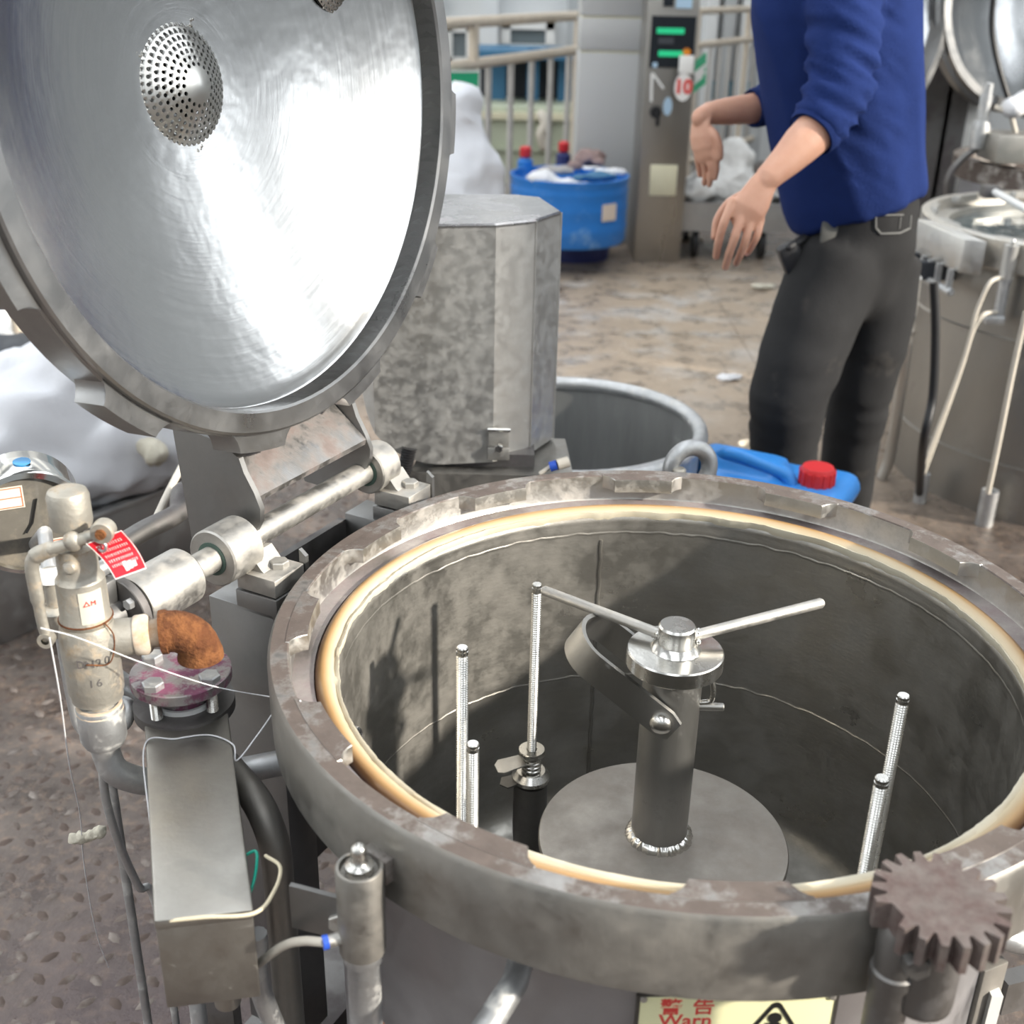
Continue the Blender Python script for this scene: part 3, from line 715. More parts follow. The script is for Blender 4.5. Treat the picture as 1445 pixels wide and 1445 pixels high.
for i in range(n-1):
    for k in range(4): fs.append((i*4+k, i*4+(k+1) % 4, (i+1)*4+(k+1) % 4, (i+1)*4+k))
fs += [(0, 1, 2, 3), (4*n-1, 4*n-2, 4*n-3, 4*n-4)]
b = MB(); b.add(vs, fs); bail = build(b, 'swing_bail', M['post'], sp, ang=30)
for sg in (1, -1):
    b = MB(); b.lathe(pv+pa*sg*(ro+.002), pa*sg, [(.0135, 0), (.0135, .003), (.0125, .007), (.009, .0105), (.004, .0125), (0, .013)], 24); build(b, 'bolt_head', M['cap'], bail, ang=60)
q = V0+Vector((.033, -.008, .745)); b = MB(); b.cyl(q-Vector((.004, 0, 0)), q+Vector((.028, -.004, .002)), .0055, .0048, 16, .0012); build(b, 'stop_pin', M['post'], sp)
b = MB(); b.tube(spline([q+Vector((0, -.002, .006)), q+Vector((.012, -.003, .010)), q+Vector((.013, -.003, .026)), q+Vector((.010, -.002, .038))], 5), .0035, 10, True); build(b, 'weld_hook', M['cap'], sp)

# threaded rods
def rod(x, y, zt, label, r=.0078, top=True):
    base = V0+Vector((x, y, .28)); t = thing('threaded_rod', tuple(base), label, 'rod', 'threaded rods standing in the vat')
    L_ = zt-.28; pr = [(0, 0), (r, 0)]; pitch = .0034; k = 0; z = .002
    while z < L_-.012: pr += [(r, z), (r*.80, z+pitch*.5)]; z += pitch
    pr += [(r*.97, L_-.010), (r*.97, L_-.006), (r*.80, L_-.0055), (r*.80, L_-.0045), (r*.95, L_-.004), (r*.95, L_-.001), (r*.8, L_), (0, L_)]
    b = MB(); b.lathe(base, VZ, pr, 20); build(b, 'threaded_shank', M['thread'], t, ang=20)
    b = MB(); b.lathe(base, VZ, [(.016, 0), (.016, .012), (r, .014)], 6); build(b, 'base_nut', M['shaft'], t); return t
rod(-.249, .069, .772, 'taller of the two threaded rods standing close together at left inside the vat')
rod(-.231, -.050, .716, 'shorter of the two threaded rods standing close together at left inside the vat')
rc = rod(-.157, .190, .797, 'threaded rod with clamp collar at its foot, below the end of the spindle arm', .0068)
rod(.268, -.010, .768, 'farther of the two threaded rods leaning together at right inside the vat')
rod(.200, -.165, .767, 'nearer threaded rod at right inside the vat, in front of its twin')
cb = V0+Vector((-.157, .190, 0)); cz = .535
b = MB(); b.lathe(cb, VZ, [(.0075, cz), (.018, cz), (.019, cz-.002), (.019, cz-.007), (.016, cz-.008), (.0075, cz-.008)], 32); build(b, 'clamp_washer', M['thread'], rc)
b = MB(); b.tube([cb+Vector((.0125*math.cos(t*.7), .0125*math.sin(t*.7), cz-.009-.0007*t)) for t in range(42)], .002, 8); build(b, 'spring', M['thread'], rc)
b = MB(); b.lathe(cb, VZ, [(.0075, cz-.036), (.020, cz-.036), (.027, cz-.044), (.027, cz-.050), (.008, cz-.052)], 32); build(b, 'clamp_collar', M['cap'], rc)
b = MB(); b.lathe(cb, VZ, [(.024, cz-.056), (.0245, cz-.13), (.02, cz-.25), (.008, cz-.25)], 32); b.lathe(cb, VZ, [(.0, cz-.053), (.024, cz-.056)], 32); build(b, 'sleeve', M['darksteel'], rc)
tx = Vector((-.95, -.30, -.18)).normalized(); ty = Vector((.3, -.95, 0)).normalized()
b = MB(); b.prism([(.012, -.012), (.045, -.016), (.052, -.008), (.052, .010), (.044, .015), (.012, .013)], cb+VZ*(cz-.016), tx, ty, tx.cross(ty), .0025); build(b, 'wing_tab', M['shaft'], rc)
b = MB(); b.prism([(.012, -.010), (.040, -.013), (.046, .0), (.038, .012), (.012, .011)], cb+VZ*(cz-.046), tx, ty, tx.cross(ty), .0025); build(b, 'wing_tab', M['darksteel'], rc)

# ------------------------------------------------------------------ parts round the near rim
# locking gear, its shaft and the capped post beside it (all bolted to the vat)
gq = Z(1325, 1266, .88)-V0; ga = math.atan2(gq.y, gq.x); gc = vp(.487, ga, 0); rnd = random.Random(8)
gp = []; NT = 20
for k in range(NT):
    a = 2*PI*k/NT+.06
    if k == 11: continue
    ri, ro = .0405, .0515
    for da, r in ((-.125, ri), (-.055, ro), (.055, ro), (.125, ri)): gp.append((r*math.cos(a+da), r*math.sin(a+da)))
b = MB(); b.prism(gp, gc+VZ*.856, (1, 0, 0), (0, 1, 0), VZ, .026)
gear = build(b, 'locking_gear', M['ring'], vat, ang=25); gear.data.materials.clear(); gear.data.materials.append(M['gearm']); gear['label'] = 'stained pinion gear with one tooth missing'
b = MB(); b.lathe(gc, VZ, [(0, .775), (.023, .775), (.0255, .778), (.026, .783), (.026, .856), (0, .856)], 40); build(b, 'gear_shaft', M['darksteel'], vat)
pp = Z(1262, 1300, .85); pdir = (pp-V0); pdir.z = 0; pdir = pdir.normalized()
pp = V0+pdir*.483
b = MB(); b.lathe(Vector((pp.x, pp.y, 0)), VZ, [(.0165, .02), (.0165, .800), (.0185, .802), (.0185, .812), (.0165, .814), (.0175, .85), (.014, .858), (0, .86)], 28); build(b, 'side_post', M['darksteel'], vat)
gdir = (gc-pp); gdir.z = 0; gdir.normalize()
b = MB(); b.hexn(Vector((pp.x, pp.y, .838))+gdir*.006-Vector((0, .018, 0)), (0, -1, .1), .011, .012); build(b, 'post_bolt', M['darksteel'], vat)

# pneumatic locking cylinder at the near left of the rim
cx_ = D(507, 1240, 1.02); cv = Vector((cx_.x, cx_.y, 0))-V0; cv.normalize(); cc = V0+cv*.486
zt = W(505, 1222, cc.y).z; zb = W(505, 1338, cc.y).z
cyl = thing('pneumatic_cylinder', (cc.x, cc.y, 0), 'upright pneumatic cylinder with ball-topped pin at the near left of the open vat', 'cylinder')
b = MB(); b.lathe(cc, VZ, [(.011, zt-.006), (.0165, zt-.005), (.018, zt), (.0205, zt), (.0212, zt-.001), (.0212, zb+.001), (.020, zb), (.012, zb)], 40); build(b, 'cylinder_body', M['darksteel'] if 0 else M['band'], cyl)
b = MB(); b.lathe(cc, VZ, [(.0125, zt-.005), (.0125, zt+.002), (.009, zt+.004), (.0068, zt+.006), (.0068, zt+.013), (.0072, zt+.016), (.0062, zt+.021), (.003, zt+.0235), (0, zt+.024)], 24); build(b, 'ball_pin', M['thread'], cyl, ang=50)
b = MB(); b.lathe(cc, VZ, [(.0185, zb), (.0185, zb-.010), (.0155, zb-.014), (.0155, zb-.115), (.017, zb-.117), (.017, zb-.135), (.0155, zb-.137), (.0155, .02), (0, .02)], 32); build(b, 'lower_tube', M['galv'], cyl)
b = MB(); b.tube(arc(cc+VZ*(zb-.105), (1, 0, 0), (0, 1, 0), .0172, 0, 2*PI, 30), .0018, 8); build(b, 'hose_clip', M['rust'], cyl)
b = MB(); b.box(cc-cv*.022+VZ*(zt-.012), (.010, .03, .026), (cv, VZ.cross(cv), VZ), .001); build(b, 'mount_lug', M['ring'], cyl)
fx = Vector((-.92, -.38, 0)).normalized(); fz = zb+.019
b = MB(); b.cyl(cc+fx*.019+VZ*fz, cc+fx*.031+VZ*fz, .006, seg=16); fit = build(b, 'hose_fitting', M['shaft'], cyl)
b = MB(); b.cyl(cc+fx*.031+VZ*fz, cc+fx*.036+VZ*fz, .0066, seg=16); build(b, 'blue_collar', M['bluecap'], fit)
h0 = cc+fx*.034+VZ*fz
tp_side = Z(358, 1284, .75); tp_side = tp_side+(Z(321, 1000, .75)-tp_side)*.10-VZ*.098
b = MB(); b.tube(spline([h0, h0*.7+tp_side*.3+VZ*.010, h0*.4+tp_side*.6+VZ*.012, tp_side], 8), .0043, 12); build(b, 'air_hose', M['cream'], cyl)
bx = Vector((-.95, .3, 0)).normalized()
br0 = cc+Vector((-.035, .028, zb+.012))
b = MB(); b.box(br0, (.075, .005, .05), (bx, VZ.cross(bx), VZ)); mb_ = build(b, 'mount_plate', M['plate'], cyl)
b = MB(); b.hexn(br0+Vector((.012, -.003, -.004)), (-.2, -1, .1), .011, .008); build(b, 'bolt_head', M['shaft'], mb_)

# long sensor box
tp = [Z(217, 1300, .75), Z(358, 1284, .75), Z(321, 1000, .75), Z(203, 1005, .75)]
bz = W(290, 1428, tp[0].y).z
jb = thing('junction_box', ((tp[0].x+tp[2].x)/2, (tp[0].y+tp[2].y)/2, 0), 'long narrow steel junction box with speckled lid in the left foreground', 'box')
cent = sum(tp, Vector())/4
def ins(p, k): return cent+(p-cent)*k
def skew(low, high, bev=.003):
    m = MB(); m.hexa(low+high); bm = bmesh.new(); vs = [bm.verts.new(p) for p in m.v]
    for f in m.f: bm.faces.new([vs[i] for i in f])
    bmesh.ops.recalc_face_normals(bm, faces=bm.faces); bmesh.ops.bevel(bm, geom=bm.edges[:], offset=bev, segments=2, affect='EDGES', profile=.5); bm.verts.index_update()
    o = MB(); o.v = [v.co.copy() for v in bm.verts]; o.f = [[v.index for v in f.verts] for f in bm.faces]; bm.free(); return o
body = skew([Vector((p.x, p.y, bz)) for p in [cent+(q-cent)*.985 for q in tp]], [Vector((p.x, p.y, .7475)) for p in [cent+(q-cent)*.985 for q in tp]], .002)
build(body, 'box_body', M['boxsteel'], jb)
lidb = skew([Vector((p.x, p.y, .738)) for p in tp], [Vector((p.x, p.y, .75)) for p in tp], .003)
build(lidb, 'box_lid', M['boxsteel'], jb)
b = MB(); e0 = (tp[0]+tp[1])/2; b.cyl(Vector((e0.x-.003, e0.y+.05, bz-.05)), Vector((e0.x-.003, e0.y+.05, bz)), .013, seg=20); build(b, 'cable_gland', M['boxsteel'], jb)
b = MB(); g0 = Vector((e0.x+.02, e0.y+.09, bz)); b.tube(spline([g0, g0-VZ*.08, g0+Vector((.02, .05, -.3)), Vector((g0.x, g0.y+.12, .01))], 8), .011, 12); build(b, 'corrugated_conduit', M['galv'], jb)
b = MB(); p0 = sum(tp, Vector())/4; b.box(Vector((p0.x, p0.y+.02, bz/2)), (.03, .03, bz), None, .001); build(b, 'support_post', M['darksteel'], jb)
ex = (tp[1]+(tp[2]-tp[1])*.05); ex2 = (tp[1]+(tp[2]-tp[1])*.28)
er = (tp[1]-tp[0]).normalized()
b = MB(); b.tube(spline([Vector((ex2.x-.002, ex2.y, .735)), Vector((ex2.x, ex2.y, .737))+er*.010, Vector((ex2.x, ex2.y-.03, .725))+er*.012, Vector((ex2.x-.004, ex2.y-.05, .70))+er*.004], 8), .0016, 8); o = build(b, 'green_wire', M['green'], jb); o['label'] = 'green wire loop'
b = MB(); b.tube(spline([tp[0]+Vector((.006, .004, -.004)), (tp[0]+tp[1])/2+Vector((0, -.002, -.0)), tp[1]+Vector((.001, -.003, -.001)), tp[1]+er*.014+Vector((0, .022, .0)), tp[1]+er*.016+Vector((-.003, .055, -.002)), tp[1]+er*.002+Vector((-.008, .08, -.008))], 8), .0019, 8); o = build(b, 'yellow_wire', M['yellow'], jb); o['label'] = 'cream yellow wire loop'

# bent grey pipe rising from the floor beside the box
q = D(391, 1215, 1.30); pc = Vector((q.x, q.y, 0)); ztop = q.z
pi_ = thing('bent_pipe', tuple(pc), 'dark grey bent pipe rising from the floor between the junction box and the vat', 'pipe')
b = MB(); dl = Vector((-.62, .78, 0)); b.tube([pc+VZ*.0, pc+VZ*(ztop-.0)]+[pc+VZ*ztop+dl*(.06-.06*math.cos(t))+VZ*(.06*math.sin(t)) for t in [PI/2*k/8 for k in range(1, 9)]]+[pc+VZ*(ztop+.06)+dl*.30], .0172, 20); build(b, 'pipe_run', M['band'], pi_)
b = MB(); b.lathe(pc, VZ, [(0, .001), (.035, .001), (.035, .010), (.0145, .012)], 24); build(b, 'floor_flange', M['darksteel'], pi_)

# safety valve
VAx, VAy = -.437, 1.047
va = Vector((VAx, VAy, 0))
def vz(y): return W(120, y, VAy).z
sv = thing('safety_valve', (VAx, VAy, 0), 'cast steel safety valve with long hand lever, upright at the left edge', 'valve')
def vl(name, prof, mat, seg=32, par=None, ang=35):
    b = MB(); b.lathe(va, VZ, prof, seg); return build(b, name, mat, par or sv, ang)
z = vz
vl('dome_cap', [(0, z(690)), (.014, z(690)), (.0185, z(693)), (.0205, z(700)), (.0208, z(735)), (.0195, z(742)), (.0, z(744))], M['valve'])
vl('valve_stem', [(.0, z(744)), (.007, z(744)), (.007, z(778)), (0, z(778))], M['darksteel'])
vl('bonnet', [(0, z(768)), (.017, z(768)), (.020, z(771)), (.0205, z(806)), (.0215, z(810)), (.0245, z(815)), (.0248, z(864)), (.0262, z(868)), (.0262, z(874)), (.0245, z(877)), (0, z(877))], M['valve'])
vl('valve_body', [(0, z(876)), (.0262, z(876)), (.0292, z(890)), (.0298, z(915)), (.0285, z(945)), (.0285, z(970)), (.0265, z(976)), (.0265, z(982)), (.017, z(984)), (.016, z(996)), (0, z(996))], M['valve'])
vl('inlet_nut', [(0, z(992)), (.0232, z(992)), (.0245, z(995)), (.0245, z(1038)), (.0215, z(1046)), (0, z(1046))], M['galv'])
b = MB(); b.lathe(va, VZ, [(.0205, z(991)), (.0235, z(991.5)), (.0238, z(996)), (.0245, z(1000))], 40, jit=lambda j, a, r, h: (r*1.01, h+.001*noise.noise(Vector((math.cos(a)*5, math.sin(a)*5, 1))))); build(b, 'rust_ring', matte('rusty_white', (.62, .50, .38), .8, .6, 40), sv)
b = MB(); b.tube(arc(va+VZ*z(870), (1, 0, 0), (0, 1, 0), .0266, 0, 2*PI, 30), .0011, 6); b.tube(spline([va+Vector((.024, -.014, z(868))), va+Vector((.031, -.012, z(890))), va+Vector((.026, -.02, z(920))), va+Vector((.006, -.031, z(916)))], 8), .0008, 6); build(b, 'binding_wire', M['rust'], sv)
# lever: yoke through the top, long handle hanging at the left
LVy = -.024
def vq(x, y, off=LVy): return W(x, y, VAy+off)
b = MB(); b.tube(spline([vq(150, 752), vq(128, 757), vq(95, 768), vq(72, 775)], 6), [.0065]*18+[.0068], 12, True, 1.0); 
b.lathe(vq(146, 749)-Vector((0, .008, 0)), (0, 1, 0), [(0, 0), (.0105, 0), (.0115, .002), (.0115, .014), (0, .014)], 20)
b.ball(vq(103, 764), .0105, 14, (1, .8, 1)); lev = build(b, 'lever_yoke', M['valve'], sv)
b = MB(); pts = spline([vq(72, 775), vq(52, 784), vq(45, 800), vq(52, 840), vq(60, 880), vq(66, 900)], 6); b.tube(pts, [.0085]*8+[.0072]*12+[.0058]*8+[.0054]*(len(pts)-28), 12, True, .75)
b.lathe(vq(66, 902)-Vector((0, .005, 0)), (0, 1, 0), [(.004, 0), (.0082, 0), (.0082, .010), (.004, .010)], 20)
build(b, 'hand_lever', M['valve'], sv)
b = MB(); b.lathe(vq(146, 749)-Vector((0, .011, 0)), (0, 1, 0), [(0, 0), (.005, 0), (.0055, .003), (0, .003)], 14); build(b, 'pivot_pin', M['rust'], lev)
b = MB(); b.lathe(vq(99, 801, -.022), (0, -1, .2), [(.007, -.004), (.007, .002), (.005, .0045), (0, .0055)], 14); build(b, 'side_screw', M['valve'], sv)
# name plate with faint print, cast marks
lb_ = []; 
b = MB()
for k in range(9):
    a = R(-78+7*k); lb_.append(a)
vsx = []
for a in lb_:
    for zz in (z(866), z(822)): vsx.append(va+Vector((.0253*math.cos(a), .0253*math.sin(a), zz)))
b.add(vsx, [(2*i, 2*i+2, 2*i+3, 2*i+1) for i in range(8)]); npl = build(b, 'name_plate', M['gaugeface'] if 0 else matte('worn_label', (.56, .54, .47), .6, .85, 30), sv)
def curved_print(body, size, ang, zz, r, mat, name, par):
    a = R(ang); N = Vector((math.cos(a), math.sin(a), 0)); X = Vector((-N.y, N.x, 0)); return text(body, size, va+N*r+VZ*zz, X, VZ, mat, name, par, .0006)
curved_print('△M', .0075, -55, z(838), .0256, M['redink'], 'label_mark', npl)
for k_, ch_ in enumerate('DN20'): curved_print(ch_, .0125, -90+17*k_, z(917), .0302, M['darksteel'], 'cast_lettering', sv)
for k_, ch_ in enumerate('16'): curved_print(ch_, .0125, -76+16*k_, z(945), .0288, M['darksteel'], 'cast_lettering', sv)
# outlet: nut, nipple, rusty elbow
oz = z(905); od = Vector((.93, .20, .05)).normalized()
o0 = va+VZ*oz
b = MB(); b.cyl(o0+od*.015, o0+od*.046, .021, .0195, 28); build(b, 'outlet_neck', M['valve'], sv)
b = MB(); b.lathe(o0+od*.046, od, [(0, 0), (.0205, 0), (.0215, .002), (.0215, .012), (.0185, .016), (.015, .016), (.0148, .03), (0, .03)], 28); build(b, 'outlet_nut', matte('rusty_white_paint', (.68, .60, .50), .7, .7, 25, dirt=(.40, .22, .08), amt=.35), sv)
e0 = o0+od*.072; pts = [e0, e0+od*.006]
cen = e0+od*.008-VZ*.030
for k in range(9): t = PI/2*k/8; pts.append(cen+od*(.030*math.sin(t))+VZ*(.030*math.cos(t)))
pts.append(pts[-1]-VZ*.006)
rr_ = [.0235, .0238]+[.0222]*8+[.0240, .0245]
b = MB(); b.tube(pts, rr_, 26); elb = build(b, 'rusty_elbow', M['rust'], sv, ang=45); elb['label'] = 'orange rusted pipe elbow'
# its feed pipe
b = MB(); b.tube(spline([va+VZ*z(1044), va+VZ*z(1062), va+Vector((.010, .0, z(1090))), va+Vector((.045, .02, z(1118))), va+Vector((.10, .05, z(1130))), va+Vector((.20, .09, z(1132)))], 8), .0152, 20); build(b, 'feed_pipe', M['galv'], sv)
b = MB(); p1 = va+Vector((.20, .09, z(1132))); b.tube(spline([p1, p1+Vector((.04, .02, 0)), Vector((p1.x+.05, p1.y+.03, z(1180))), Vector((p1.x+.05, p1.y+.03, 0))], 8), .0152, 16); build(b, 'feed_riser', M['darksteel'], sv)
# red tag hanging from the lever
tg = [W(121, 767, 1.015), W(171, 748, 1.022), W(207, 802, 1.012), W(163, 818, 1.002)]
rt = thing('red_tag', tuple(tg[0]), 'small red inspection tag hung on the safety valve lever', 'tag')
def tagpt(u, v, lift=0):
    p = tg[0]*(1-u)*(1-v)+tg[1]*u*(1-v)+tg[2]*u*v+tg[3]*(1-u)*v
    nn = (tg[1]-tg[0]).cross(tg[3]-tg[0]).normalized(); nn = nn if nn.y < 0 else -nn
    return p+nn*(.010*math.sin(v*PI)*-1+lift)
vs = []; fs = []; N_ = 8
for lift in (0, -.0008):
    for j in range(N_+1):
        for i in range(N_+1): vs.append(tagpt(i/N_, j/N_, lift))
m1 = (N_+1)**2
for j in range(N_):
    for i in range(N_):
        a = j*(N_+1)+i; fs.append((a, a+1, a+N_+2, a+N_+1)); fs.append((m1+a, m1+a+N_+1, m1+a+N_+2, m1+a+1))
b = MB(); b.add(vs, fs)
for i in range(N_):
    for s_, st in ((i, 1), (N_*(N_+1)+i, 1)): b.f.append((s_, s_+st, m1+s_+st, m1+s_))
    for s_ in (i*(N_+1), i*(N_+1)+N_): b.f.append((s_, s_+N_+1, m1+s_+N_+1, m1+s_))
build(b, 'tag_sheet', M['redtag'], rt, ang=70)
rnd = random.Random(5); b = MB()
def strip(u0, u1, v0, v1, lift=.0004):
    k = len(b.v); b.v += [tagpt(u0, v0, lift), tagpt(u1, v0, lift), tagpt(u1, v1, lift), tagpt(u0, v1, lift)]; b.f.append((k, k+1, k+2, k+3))
for (u0, u1, v0, v1) in ((0, 1, 0, .025), (0, 1, .975, 1), (0, .02, 0, 1), (.98, 1, 0, 1)): 
    for q in range(8): strip(u0+(u1-u0)*q/8, u0+(u1-u0)*(q+1)/8, v0, v1) if u1-u0 > .5 else strip(u0, u1, v0+(v1-v0)*q/8, v0+(v1-v0)*(q+1)/8)
for row in range(5):
    v = .15+.13*row; u = .12
    while u < .86:
        w = rnd.uniform(.02, .045); strip(u, u+w, v, v+.012); strip(u+w*.4, u+w*.4+.012, v, v+.05); strip(u, u+w*.8, v+.045, v+.055); u += w+.03
for k in range(3): strip(.42+.13*k, .53+.13*k, .66+.03*k, .90-.02*k)
strip(.40, .80, .72, .78)
o = build(b, 'tag_print', M['whitepaint'], rt); o['kind'] = 'stuff'
b = MB(); b.tube(arc(tagpt(.28, .16, .001), HN, VZ, .006, 0, 2*PI, 14), .0016, 8); build(b, 'tag_ring', M['galv'], rt)

# pressure gauge at the left edge
ga_ = thing('pressure_gauge', tuple(D(42, 738, 1.33)-Vector((0, 0, .3))), 'round chrome pressure gauge with stickers, cut by the left edge', 'gauge')
gcn = D(40, 736, 1.33); gx = Vector((.42, -.86, -.12)).normalized()
b = MB(); b.lathe(gcn, gx, [(0, -.062), (.058, -.062), (.061, -.058), (.061, -.004), (.066, -.003), (.067, 0), (.066, .006), (.060, .008), (.0595, .002)], 56); build(b, 'gauge_case', M['chrome'], ga_)
b = MB(); b.lathe(gcn, gx, [(0, .0015), (.0598, .0015)], 48); build(b, 'gauge_glass', M['gaugeface'], ga_)
GX = VZ.cross(gx).normalized(); GY = gx.cross(GX)
def gst(u, v, w, h, mat, nm, lift=.003):
    b = MB(); b.box(gcn+GX*u+GY*v+gx*lift, (w, h, .0006), (GX, GY, gx)); return build(b, nm, mat, ga_)
def sticker(u, v, w, h):
    s_ = gst(u, v, w, h, M['sticker'], 'sticker'); b = MB(); c = gcn+GX*u+GY*v+gx*.0034
    for du, dv, ww, hh in ((0, h/2-.002, w*.9, .001), (0, -h/2+.002, w*.9, .001), (0, 0, w*.9, .001), (-w/2+.002, 0, .001, h*.9), (w/2-.002, 0, .001, h*.9)): b.box(c+GX*du+GY*dv, (ww, hh, .0004), (GX, GY, gx))
    o = build(b, 'sticker_border', M['orangeink'], s_)
q = D(14, 722, 1.28); du = (q-gcn).dot(GX); dv = (q-gcn).dot(GY); sticker(du, dv, .034, .028)
sticker(.032, -.036, .022, .02)
b = MB(); b.tube([gcn+GX*(.012)+GY*.03+gx*.004, gcn+GX*.004+gx*.004, gcn+GX*-.004+GY*-.012+gx*.004], .0012, 6); build(b, 'needle', M['blackink'], ga_)
b = MB(); b.lathe(gcn+gx*-.03+GY*.0608+GX*.004, GY, [(0, .0012), (.0095, .0012), (.0098, 0)], 20); build(b, 'blue_dot', M['bluedot'], ga_)
# gauge stem and siphon tube
g1 = W(70, 805, 1.115); 
b = MB(); b.cyl(g1-VZ*.012, g1+VZ*.004, .016, .014, 24, .002); build(b, 'white_collar', M['whitepaint'], ga_)
b = MB(); b.cyl(g1-VZ*.045, g1-VZ*.010, .009, seg=18); b.lathe(g1-VZ*.075, VZ, [(0, 0), (.0175, 0), (.0185, .003), (.0185, .028), (.012, .034), (0, .034)], 24); build(b, 'gauge_cock', M['valve'], ga_)
b = MB(); b.tube([g1+VZ*.002, g1+Vector((-.012, .03, .03)), gcn-gx*.03-GY*.055], .008, 12); build(b, 'gauge_neck', M['galv'], ga_)
g2 = g1-VZ*.075
b = MB(); b.tube(spline([g2, g2+Vector((.003, -.004, -.09)), g2+Vector((.010, -.008, -.125)), g2+Vector((.034, -.010, -.135)), g2+Vector((.062, -.004, -.118)), g2+Vector((.060, .012, -.10)), g2+Vector((.03, .02, -.112)), g2+Vector((.02, .03, -.17)), Vector((g2.x+.02, g2.y+.03, .01))], 8), .0058, 14); build(b, 'siphon_tube', M['galv'], ga_)

# dye-stained flange pair on a short riser
fc = D(255, 945, 1.33); fb = Vector((fc.x, fc.y, 0)); zf = fc.z
fl_ = thing('pipe_flange', tuple(fb), 'pair of bolted round pipe flanges with purple dye stains under the rusty elbow', 'flange')
b = MB(); b.lathe(fb, VZ, [(0, zf), (.0555, zf), (.0565, zf-.001), (.0565, zf-.012), (.055, zf-.0135), (0, zf-.0135)], 48); build(b, 'upper_flange', M['purple'], fl_)
b = MB(); b.lathe(fb, VZ, [(0, zf-.014), (.031, zf-.014), (.031, zf-.040), (0, zf-.040)], 32); build(b, 'flange_neck', M['purple'], fl_)
b = MB(); b.lathe(fb, VZ, [(0, zf-.040), (.057, zf-.040), (.057, zf-.053), (0, zf-.053)], 48); build(b, 'lower_flange', M['darksteel'], fl_)
b = MB(); b.lathe(fb, VZ, [(.0325, zf-.034), (.036, zf-.034), (.036, zf-.040)], 32); build(b, 'white_gasket', M['washer'], fl_)
b = MB(); b.lathe(fb, VZ, [(0, zf-.053), (.026, zf-.053), (.026, .01), (0, .01)], 24); build(b, 'riser_pipe', M['darksteel'], fl_)
for k in range(4):
    a = R(-118+90*k); c = fb+Vector((.043*math.cos(a), .043*math.sin(a), 0))
    b = MB(); b.hexn(c+VZ*zf, VZ, .0125, .008); bo = build(b, 'bolt_head', M['galv'], fl_)
    pr = []; zz = zf-.0135
    while zz > zf-.058: pr += [(.0068, zz), (.006, zz-.001)]; zz -= .002
    b = MB(); b.lathe(c, VZ, pr, 12); build(b, 'bolt_shank', M['thread'], bo, ang=20)

# loose pipes and hoses at the left
def pipe(name, pts, r, mat, label, cat, n=8):
    b = MB(); pts = spline(pts, n); b.tube(pts, r, 14); o = build(b, name, mat, None, loc=Vector(pts[0])); return tag(o, label, cat)
pipe('grey_pipe', [D(160, 955, 1.38), D(195, 980, 1.38), D(230, 1005, 1.38), Vector((-.36, 1.02, .35)), Vector((-.35, 1.0, .01))], .0125, M['galv'], 'straight grey pipe slanting down from the valve to behind the box', 'pipe')
pipe('thin_hose', [D(144, 1080, 1.28), D(150, 1130, 1.30), D(168, 1190, 1.33), D(195, 1250, 1.38), D(225, 1300, 1.42), Vector((-.40, 1.05, .01))], .0048, M['galv'], 'thin pale hose hanging behind the junction box', 'hose')
pipe('return_pipe', [D(172, 768, 1.62), D(205, 748, 1.66), D(250, 725, 1.72), D(272, 700, 1.80), Vector((-.42, 1.86, .5)), Vector((-.42, 1.9, .01))], .0150, M['darksteel'], 'dark bent pipe behind the hinge arm plate at left', 'pipe')
pipe('cream_hose', [D(266, 640, 1.97), D(240, 690, 1.84), D(219, 735, 1.675)], .006, M['cream'], 'straight cream hose slanting beside the hinge arm plate', 'hose')
# threads
def thread(pts, label, n=10, r=.0006):
    b = MB(); b.tube(spline(pts, n), r, 6); o = build(b, 'white_thread', M['white'], None, loc=Vector(pts[0])); return tag(o, label, 'thread', 'white threads')
rp = Z(424, 989, .8515)
thread([D(57, 886, 1.14), D(110, 900, 1.15), D(200, 935, 1.19), D(300, 968, 1.25), D(380, 983, 1.28), rp], 'white thread running from the valve lever to the vat rim')
thread([rp, D(395, 995, 1.285), D(365, 1035, 1.27), tp[2]+(tp[1]-tp[2])*.28+Vector((.003, 0, -.006)), tp[2]+(tp[1]-tp[2])*.22+Vector((.001, 0, .001)), tp[3]+(tp[2]-tp[3])*.75+(tp[1]-tp[2])*.16+VZ*.001, tp[3]+(tp[2]-tp[3])*.35+(tp[0]-tp[3])*.17+VZ*.001, tp[3]+(tp[0]-tp[3])*.19+VZ*-.001+Vector((-.001, 0, 0)), tp[3]+(tp[0]-tp[3])*.5+Vector((-.001, 0, -.03))], 'white thread from the vat rim wound over the junction box', r=.0009)
thread([D(70, 900, 1.14), D(85, 985, 1.2), D(98, 1080, 1.3), D(113, 1150, 1.4), D(118, 1215, 1.5), D(130, 1290, 1.6), D(140, 1330, 1.65), D(153, 1365, 1.7)], 'loose white thread hanging in the left foreground', r=.0008)
fq = D(124, 1182, 1.45)
b = MB(); rnd = random.Random(2)
for k in range(9): b.ball(fq+Vector((-.015+.004*k, 0, -.004+.0016*k+rnd.uniform(-.003, .003))), rnd.uniform(.006, .0085), 10, (1.2, 1, .9))
b = fuse(b, .002, 4); b.v = [v+Vector((noise.noise(v*160), noise.noise(v*160+Vector((5, 0, 0))), noise.noise(v*160+Vector((0, 9, 0)))))*.003 for v in b.v]
tag(build(b, 'cotton_tuft', M['creamfluff'], None, 80, fq), 'small cream cotton tuft caught on the loose thread', 'tuft')

